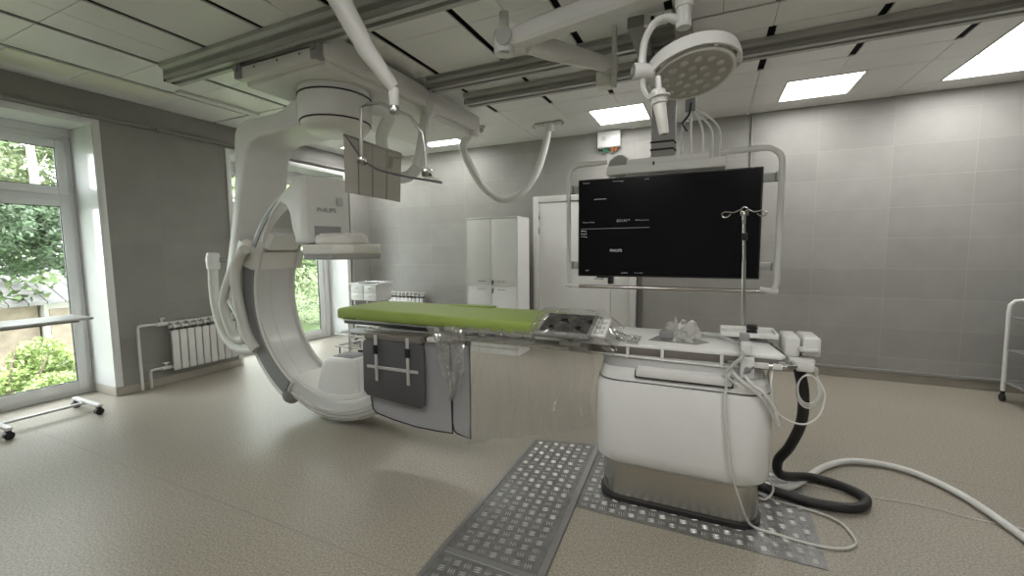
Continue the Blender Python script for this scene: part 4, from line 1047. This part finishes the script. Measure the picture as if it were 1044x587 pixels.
# overbed table by the near window
t = thing('overbed_table', 'rolling overbed table with steel base by the near window', 'overbed table', (-5.2, 1.5, 0))
MB().box(-5.40, -4.98, 1.02, 1.855, .868, .890, .008, 2).build('table_plate', 'lightgrey', t)
MB().box(-5.32, -5.02, 1.1, 1.77, .852, .867, .004).build('plate_frame', 'grey', t)
MB().box(-5.215, -5.155, 1.22, 1.26, .085, .86, .008).build('column', 'chrome', t)
MB().box(-5.205, -5.165, 1.20, 1.84, .072, .092, .004).build('base_bar', 'alu', t)
for yy in (1.27, 1.82):
    cb = MB().box(-5.43, -4.94, yy - .02, yy + .02, .075, .10, .006).build('cross_foot', 'whitepaint', t)
    for xx in (-5.40, -4.97):
        MB().box(xx - .016, xx + .016, yy - .016, yy + .016, .045, .078, .004).cyl((xx - .02, yy, .032), (xx + .02, yy, .032), .031, seg=16).build('castor', 'dark', cb)

# cart at the right edge
t = thing('equipment_cart', 'white tube-framed cart at the right edge beside the back wall', 'cart', (2.9, 5.24, 0))
for yy in (5.04, 5.44):
    MB().tube([(2.535, yy, .10), (2.525, yy, .85), (2.53, yy, .91), (2.56, yy, .945), (2.62, yy, .955), (3.15, yy, .955), (3.2, yy, .93), (3.22, yy, .88), (3.22, yy, .10)], .016, 12, False).build('tube_frame', 'white', t)
for z in (.80, .50, .19): MB().box(2.535, 3.22, 5.04, 5.44, z - .012, z, .003).build('shelf', 'grey', t)
for xx in (2.535, 3.22):
    for yy in (5.04, 5.44): MB().cyl((xx - .012, yy, .035), (xx + .012, yy, .035), .035, seg=16).box(xx - .014, xx + .014, yy - .012, yy + .012, .05, .105, .003).build('castor', 'dark', t)
t = thing('storage_box', 'blue plastic box on the middle shelf of the right edge cart', 'box', (2.78, 5.23, .50))
MB().prism([(2.66, .502), (2.9, .502), (2.92, .585), (2.64, .585)], 'y', 5.14, 5.32, .004).build('box_body', 'blue', t)
MB().box(2.625, 2.935, 5.13, 5.33, .585, .605, .005).build('lid', mat('light_blue_lid', (.16, .32, .52), .4), t)

# ------------------------------------------------------------------ hanging acrylic shield with flap
t = thing('hanging_shield', 'clear acrylic shield hung on a bent steel frame with taupe flaps', 'radiation shield', (-1.8, 2.0, 2.3))
J = at(402, 108, y=2.02)
a0 = at(343, -6, y=1.78); MB().tube([a0, a0 * .5 + J * .5 + Vector((0, 0, .015)), J + Vector((0, 0, .10))], [.060, .052, .036], 16, False).build('spring_arm', 'offwhite', t)
MB().cyl(a0, (a0.x, a0.y, H - .003), .035, seg=16).build('ceiling_post', 'offwhite', t)
MB().cyl(J + Vector((0, 0, -.01)), J + Vector((0, 0, .10)), .027, .030, 16, .004).build('swivel', 'offwhite', t)
MB().cyl(J + Vector((0, 0, -.045)), J + Vector((0, 0, .0)), .028, seg=16, bev=.003).build('swivel_lock', 'chrome', t)
yS = 2.02
CL, CR = at(368.5, 162, y=yS - .02), at(435, 174, y=yS - .02)
MB().tube([CL, at(368, 128, y=yS - .02), at(368.5, 109, y=yS - .02), at(374, 106, y=yS - .02), at(388, 105, y=yS - .02), J + Vector((0, 0, -.02)), at(418, 119, y=yS - .02), at(431, 136, y=yS - .02), at(433, 150, y=yS - .02), CR], .010, 10, False).build('bent_frame', 'frame_steel', t)
# the sheet: tilted panel
r1, r2, r3, r4 = at(352, 138, y=2.03), at(374, 166, y=yS), at(400, 177, y=yS - .02), at(450, 186, y=yS - .06)
k3, k4 = at(408, 157, y=2.28), at(356, 138, y=2.14)
ac = MB()
tri = [r1, r2, r3, r4, k3, k4]
nrm = (r4 - r1).cross(k3 - r2).normalized() * .0035
bmx = bmesh.new(); lo = [bmx.verts.new(p - nrm) for p in tri]; hi = [bmx.verts.new(p + nrm) for p in tri]
bmx.faces.new(lo); bmx.faces.new(hi)
for i in range(6): bmx.faces.new((lo[i], lo[(i + 1) % 6], hi[(i + 1) % 6], hi[i]))
ac._add(bmx); sh = ac.build('acrylic_sheet', 'acrylic', t)
MB().tube([r1, r2, r3, r4], .0065, 8, True, 5).build('edge_trim', 'darkpad', sh)
MB().tube([r4, k3, k4], .003, 8, False).build('edge_trim', 'lightgrey', sh)
for c in (CL, CR): MB().box(c.x - .022, c.x + .022, c.y - .02, c.y + .025, c.z - .035, c.z + .012, .006).cyl((c.x - .03, c.y, c.z - .01), (c.x + .03, c.y, c.z - .01), .011, seg=10).build('sheet_clamp', 'chrome', t)
# flaps hanging below the far edge of the sheet
F0, F1 = at(350.5, 138, y=2.12), at(409, 158, y=2.30); B0, B1 = at(352, 196, y=2.12), at(408, 206, y=2.30)
def lerp(a, b, k): return a * (1 - k) + b * k
for i in range(4):
    u0, u1 = i / 4 + (.006 if i else 0), (i + 1) / 4 - (.006 if i < 3 else 0)
    q = [lerp(F0, F1, u0), lerp(F0, F1, u1), lerp(B0, B1, u1), lerp(B0, B1, u0)]
    n_ = Vector((.5, -.9, 0)).normalized() * .006
    bmx = bmesh.new(); lo = [bmx.verts.new(p - n_) for p in q]; hi = [bmx.verts.new(p + n_) for p in q]
    bmx.faces.new(lo); bmx.faces.new(hi)
    for j in range(4): bmx.faces.new((lo[j], lo[(j + 1) % 4], hi[(j + 1) % 4], hi[j]))
    bmesh.ops.bevel(bmx, geom=list(bmx.edges), offset=.002, segments=1, affect='EDGES')
    x = MB(); x._add(bmx); fl = x.build('lead_flap', 'beigeflap', t)
    if i: 
        s0 = lerp(F0, F1, i / 4); s1 = lerp(B0, B1, i / 4)
        MB().tube([s0, s1], .006, 8, False).build('seam', 'darkpad', fl)
MB().tube([F0 + Vector((0, 0, .003)), F1 + Vector((0, 0, .003))], .009, 8, False).build('flap_binding', 'darkpad', t)

# ------------------------------------------------------------------ ceiling boom
t = thing('ceiling_boom', 'white jointed ceiling boom reaching left above the monitor', 'ceiling arm', (-.02, 2.55, H))
K = at(514, 43, z=2.71); E = at(705, -26, z=2.80)
d = (E - K).normalized(); sd_ = Vector((-d.y, d.x, 0)).normalized(); up_ = d.cross(sd_) * -1
if up_.z < 0: up_ = -up_
def oct_ring(c, w_, h_, bv=.35):
    b1, b2 = w_ * bv, h_ * bv
    return [c + sd_ * x + up_ * z for x, z in ((-w_, -h_ + b2), (-w_ + b1, -h_), (w_ - b1, -h_), (w_, -h_ + b2), (w_, h_ - b2), (w_ - b1, h_), (-w_ + b1, h_), (-w_, h_ - b2))]
LEN = (E - K).length
MB().loft([oct_ring(K + d * x, w_, h_) for x, w_, h_ in ((.03, .035, .035), (.09, .05, .05), (.18, .058, .056), (.3, .062, .056), (LEN, .068, .062))]).build('upper_arm', 'white', t)
MB().cyl(K + Vector((0, 0, -.075)), K + Vector((0, 0, .06)), .062, seg=28, bev=.012).build('elbow_joint', 'white', t)
MB().cyl(K + Vector((0, 0, .05)), K + Vector((0, 0, .17)), .03, .028, 18).build('elbow_cap', 'offwhite', t)
MB().cyl(K - sd_ * .06 + d * .03, K - sd_ * .066 + d * .03, .05, seg=28).build('joint_disc', 'lightgrey', t)
MB().tube([K + Vector((.0, -.05, -.07)), K + Vector((.05, -.05, -.085))], .008, 8, False).build('release_lever', 'midgrey', t)
MB().cyl((E.x, E.y, 2.70), (E.x, E.y, H - .003), .085, seg=28, bev=.008).build('ceiling_column', 'white', t)
a1, b1 = Vector((-.93, 2.62, 2.69)), Vector((-.675, 3.14, 2.745))
MB().tube([a1 + Vector((-.10, -.12, .0)), a1, b1], [.05, .062, .05], 18, False).build('lower_arm', 'white', t)
MB().cyl(b1 + Vector((0, 0, -.06)), b1 + Vector((0, 0, .06)), .055, seg=24, bev=.01).build('arm_joint', 'white', t)
MB().box(-.77, -.67, 3.12, 3.24, 2.61, 2.71, .01).build('joint_box', 'offwhite', t)
MB().box(-.655, -.625, 3.10, 3.14, 2.58, H - .01, .006).build('hanging_post', 'offwhite', t)

# ------------------------------------------------------------------ surgical lamp
t = thing('surgical_lamp', 'round white multi-lens surgical lamp hanging in front of the monitor', 'surgical lamp', (-.05, 2.25, H))
C0 = at(706, 76, y=2.28)
nd = Vector((.16, -.22, -.96)).normalized()
exx = Vector((1, 0, 0)); exx = (exx - nd * exx.dot(nd)).normalized(); eyy = nd.cross(exx)
LM = Matrix(((exx.x, eyy.x, nd.x, C0.x), (exx.y, eyy.y, nd.y, C0.y), (exx.z, eyy.z, nd.z, C0.z), (0, 0, 0, 1))) @ Matrix.Scale(.84, 4)
RL = .215
MB().lathe([(.04, -.085), (.12, -.08), (.17, -.06), (.21, -.03), (.222, -.005), (.222, .012), (RL, .016), (RL - .012, .012)], LM, 48).build('lamp_shell', 'cream', t)
face = MB().lathe([(.01, .010), (RL - .012, .010), (RL - .012, .014), (.01, .014)], LM, 48).build('lamp_face', 'lampface', t)
proto = None
for rr_, n_ in ((0, 1), (.075, 7), (.15, 13)):
    for k in range(n_):
        a = 2 * PI * k / n_ + rr_ * 9
        cx_, cy_ = rr_ * math.cos(a), rr_ * math.sin(a)
        if proto is None:
            proto = MB().lathe([(.026, 0), (.023, .006), (.013, .009), (.003, .010)], Matrix.Translation((0, 0, 0)), 16).build('lens', 'lens')
            lo_ = proto
        else:
            lo_ = proto.copy(); COL.objects.link(lo_)
        lo_.parent = face
        lo_.matrix_local = Matrix.Translation(-OFF[t.name]) @ LM @ Matrix.Translation((cx_, cy_, .0145)) @ Matrix.Scale(.9, 4)
# grab ring: flat band round two thirds of the shell
rings = []
for k in range(61):
    a = math.radians(-15 + 215 * k / 60); f_ = min(1, min(k, 60 - k) / 6 + .3)
    rings.append([LM @ Vector((r_ * math.cos(a), r_ * math.sin(a), z_)) for r_, z_ in ((.238, -.045 - .02 * f_), (.250, -.045 - .022 * f_), (.256, -.03), (.252, -.015 + .022 * f_), (.240, -.015 + .02 * f_), (.235, -.03))])
MB().loft(rings).build('grab_ring', 'white', t)
for a in (-12, 60, 130, 198):
    a = math.radians(a); MB().tube([LM @ Vector((.215 * math.cos(a), .215 * math.sin(a), -.01)), LM @ Vector((.24 * math.cos(a), .24 * math.sin(a), -.002))], .012, 8, False).build('ring_stud', 'white', t)
HB = at(655, 73, y=2.16); PT = at(697, 22, y=2.24)
MB().tube([PT + Vector((0, 0, .0)), at(680, 18, y=2.22), at(667, 24, y=2.20), at(658, 40, y=2.17), at(655, 58, y=2.16), HB], [.022, .019, .017, .016, .018, .022], 14, True, 6).build('yoke', 'white', t)
hv = (C0 - HB).normalized()
hub = MB().cyl(HB - hv * .045, HB + hv * .05, .036, seg=24, bev=.006).build('pivot_hub', 'white', t)
MB().cyl(HB - hv * .049, HB - hv * .044, .030, seg=20).build('hub_ring', 'grey', hub)
MB().cyl(HB - hv * .051, HB - hv * .048, .015, seg=20).build('hub_badge', 'lightgrey', hub)
MB().tube([HB + hv * .04, LM @ Vector((-.19, .02, -.035))], [.034, .045], 16, False).build('shell_neck', 'white', t)
MB().tube([HB + Vector((0, 0, -.02)), at(656, 90, y=2.16), at(662, 99, y=2.13), at(668, 92, y=2.10)], .012, 10, True, 5).build('handle_loop', 'white', t)
hg = MB().cyl(at(671, 78, y=2.06), at(672, 96, y=2.06), .013, seg=14).cyl(at(671, 92, y=2.06), at(672.5, 106, y=2.06), .030, .034, 20, .004).build('handle_base', 'white', t)
MB().cyl(at(672, 98, y=2.06), at(672.2, 100, y=2.06), .046, seg=24, bev=.002).build('handle_ring', 'white', hg)
MB().cyl(at(672.5, 106, y=2.06), at(677, 137, y=2.06), .027, .021, 20, .003).build('sterile_handle', 'cream', hg)
MB().cyl(at(677, 136.7, y=2.06), at(677, 138, y=2.06), .013, seg=16).build('handle_tip', 'grey', hg)
pz = PT.copy()
MB().cyl((pz.x, pz.y, pz.z - .03), (pz.x, pz.y, pz.z + .07), .034, seg=24, bev=.006).build('lamp_swivel', 'white', t)
MB().cyl((pz.x, pz.y, pz.z + .06), (pz.x, pz.y, 2.80), .040, .042, 24).build('drop_tube', 'white', t)
MB().tube([(pz.x, pz.y, 2.80), (.13, 2.0, 2.80)], .045, 14, False).build('lamp_arm', 'white', t)
MB().cyl((.15, 1.98, 2.80), (.15, 1.98, H - .012), .07, seg=24, bev=.006).cyl((.15, 1.98, H - .014), (.15, 1.98, H + .001), .09, seg=32).build('lamp_column', 'white', t)

# ------------------------------------------------------------------ outdoors
struct(MB().box(-60, XO - .02, -30, 60, -1.3, -1.2).build('ground', 'grass'))
def foliage(parent, spec, n, size, m, seed, name='foliage'):
    r = random.Random(seed); vs, fs = [], []
    for i in range(n):
        cx_, cy_, cz_, rx, ry, rz = r.choice(spec)
        th = r.uniform(0, 2 * PI); ph = math.acos(r.uniform(-1, 1)); k = r.uniform(.55, 1.05) ** .6
        c_ = Vector((cx_ + rx * k * math.sin(ph) * math.cos(th), cy_ + ry * k * math.sin(ph) * math.sin(th), cz_ + rz * k * math.cos(ph)))
        d1 = Vector((r.gauss(0, 1), r.gauss(0, 1), r.gauss(0, .6))).normalized(); d2 = d1.orthogonal().normalized()
        d2 = (d2 * math.cos(th) + d1.cross(d2) * math.sin(th))
        s = size * r.uniform(.6, 1.3); b0 = len(vs)
        vs += [tuple(c_ - d1 * s), tuple(c_ + d2 * s * .5 + d1 * s * .1), tuple(c_ + d1 * s), tuple(c_ - d2 * s * .5 + d1 * s * .1)]
        fs.append((b0, b0 + 1, b0 + 2, b0 + 3))
    me = bpy.data.meshes.new(name); me.from_pydata(vs, [], fs)
    b = MB(); b.bm.from_mesh(me); bpy.data.meshes.remove(me)
    return b.build(name, m, parent)
def tree(label, x, y, h_, spec, n, size, leafm, barkm, seed, tr=.12, group='trees outside the windows'):
    t = thing('tree', label, 'tree', (x, y, -1.2), group)
    r = random.Random(seed)
    b = MB().tube([(x, y, -1.2), (x + .1, y + .05, h_ * .4), (x + .15, y - .1, h_)], [tr, tr * .7, tr * .25], 10)
    for k in range(6):
        z = h_ * (.3 + .1 * k); a = r.uniform(0, 6.28)
        b.tube([(x + .1, y, z), (x + .1 + .7 * math.cos(a), y + .7 * math.sin(a), z + .6)], [tr * .22, tr * .06], 6, False)
    b.build('trunk', barkm, t); foliage(t, spec, n, size, leafm, seed)
    return t
def blobs(x, y, z, R_, n, seed, fz=1.0):
    r = random.Random(seed)
    return [(x + r.uniform(-R_, R_), y + r.uniform(-R_, R_), z + r.uniform(-R_, R_) * fz, R_ * r.uniform(.3, .5), R_ * r.uniform(.3, .5), R_ * r.uniform(.22, .4)) for _ in range(n)]
tree('dark leafy tree outside the near window, filling its middle', -11.0, 1.7, 3.6, blobs(-11.2, 2.7, 1.75, 1.3, 14, 3, .55), 22000, .05, 'leafdark', 'bark', 21)
tree('pale birch seen through the top pane of the near window', -17, 5.3, 7.0, blobs(-17.5, 5.2, 4.6, 2.4, 18, 5), 14000, .085, 'leafpale', 'birch', 22, .16)
tree('tree farther left outside the near window', -15, .5, 6.0, blobs(-15.5, 1.0, 3.4, 2.6, 16, 6), 7000, .12, 'leaf', 'bark', 23)
tree('birch outside the far window behind the C-arm', -12.5, 9.6, 5.0, blobs(-12.6, 9.6, 1.2, 2.1, 20, 7), 16000, .065, 'leafpale', 'birch', 24, .1)
tree('tree behind the birch outside the far window', -16, 11.5, 6.0, blobs(-16.4, 11.6, 2.8, 3.2, 20, 8), 9000, .14, 'leaf', 'bark', 25)
tree('tree farthest behind the outbuilding roof', -24, 7.5, 8.0, blobs(-24, 7.5, 4.0, 4.0, 22, 9), 9000, .2, 'leafpale', 'bark', 26)
def bush(label, spec, n, size, m, seed, x, y):
    t = thing('bush', label, 'bush', (x, y, -1.2), 'bushes outside the near window')
    MB().tube([(x, y, -1.2), (x + .05, y, -.4), (x, y + .1, .1)], [.04, .03, .01], 8).tube([(x, y, -1.2), (x + .2, y + .2, -.5), (x + .25, y + .35, -.05)], [.03, .02, .008], 8).build('stem', 'bark', t)
    foliage(t, spec, n, size, m, seed)
bush('bright yellow-green bush low outside the near window', blobs(-9.3, 2.45, -.35, .75, 16, 12, .75), 14000, .034, 'leafyellow', 31, -9.3, 2.45)
bush('low green bush left of the yellow-green one outside', blobs(-9.8, 1.2, -.3, .8, 14, 13, .7), 9000, .04, 'leaf', 32, -9.8, 1.2)
# outbuilding
t = thing('outbuilding', 'white plastered outbuilding with grey roof outside the near window', 'building', (-15, 4.9, -1.2))
MB().box(-18, -14.0, 4.35, 9.0, -1.2, .35).build('building_wall', 'plaster', t)
MB().box(-13.995, -13.97, 4.95, 5.45, -.75, .0, .01).build('building_window', 'grey', t)
MB().box(-13.998, -13.96, 4.42, 4.78, -1.1, .15, .01).build('plank_door', 'boards', t)
rf = MB()
for k in range(26):
    y0 = 1.6 + .3 * k
    rf.prism([(-13.6, .30), (-13.6, .36), (-16.2, 1.35), (-18.4, .36), (-18.4, .30), (-16.2, 1.29)], 'y', y0, y0 + .28, 0)
rf.build('roof', 'slate', t)
t = thing('garden_shed', 'low weathered wall below the grey roof outside the near window', 'shed', (-15, 2.8, -1.2))
MB().box(-18, -14.2, 1.5, 4.30, -1.2, .25).build('shed_wall', 'boards', t)

# ------------------------------------------------------------------ light
wd = bpy.data.worlds.new('world'); SC.world = wd; wd.use_nodes = True
bgn = wd.node_tree.nodes['Background']; bgn.inputs[0].default_value = (.93, .97, 1, 1); bgn.inputs[1].default_value = 7.5
sun = bpy.data.lights.new('sun', 'SUN'); sun.energy = 3.5; sun.angle = .3; sun.color = (1, .96, .88)
so = bpy.data.objects.new('sun', sun); COL.objects.link(so)
so.rotation_euler = Vector((-.45, .25, -.8)).to_track_quat('-Z', 'Y').to_euler()

SC.view_settings.view_transform = 'Standard'; SC.view_settings.look = 'None'
SC.view_settings.gamma = 1; SC.view_settings.use_curve_mapping = False
SC.view_settings.exposure = 0.52
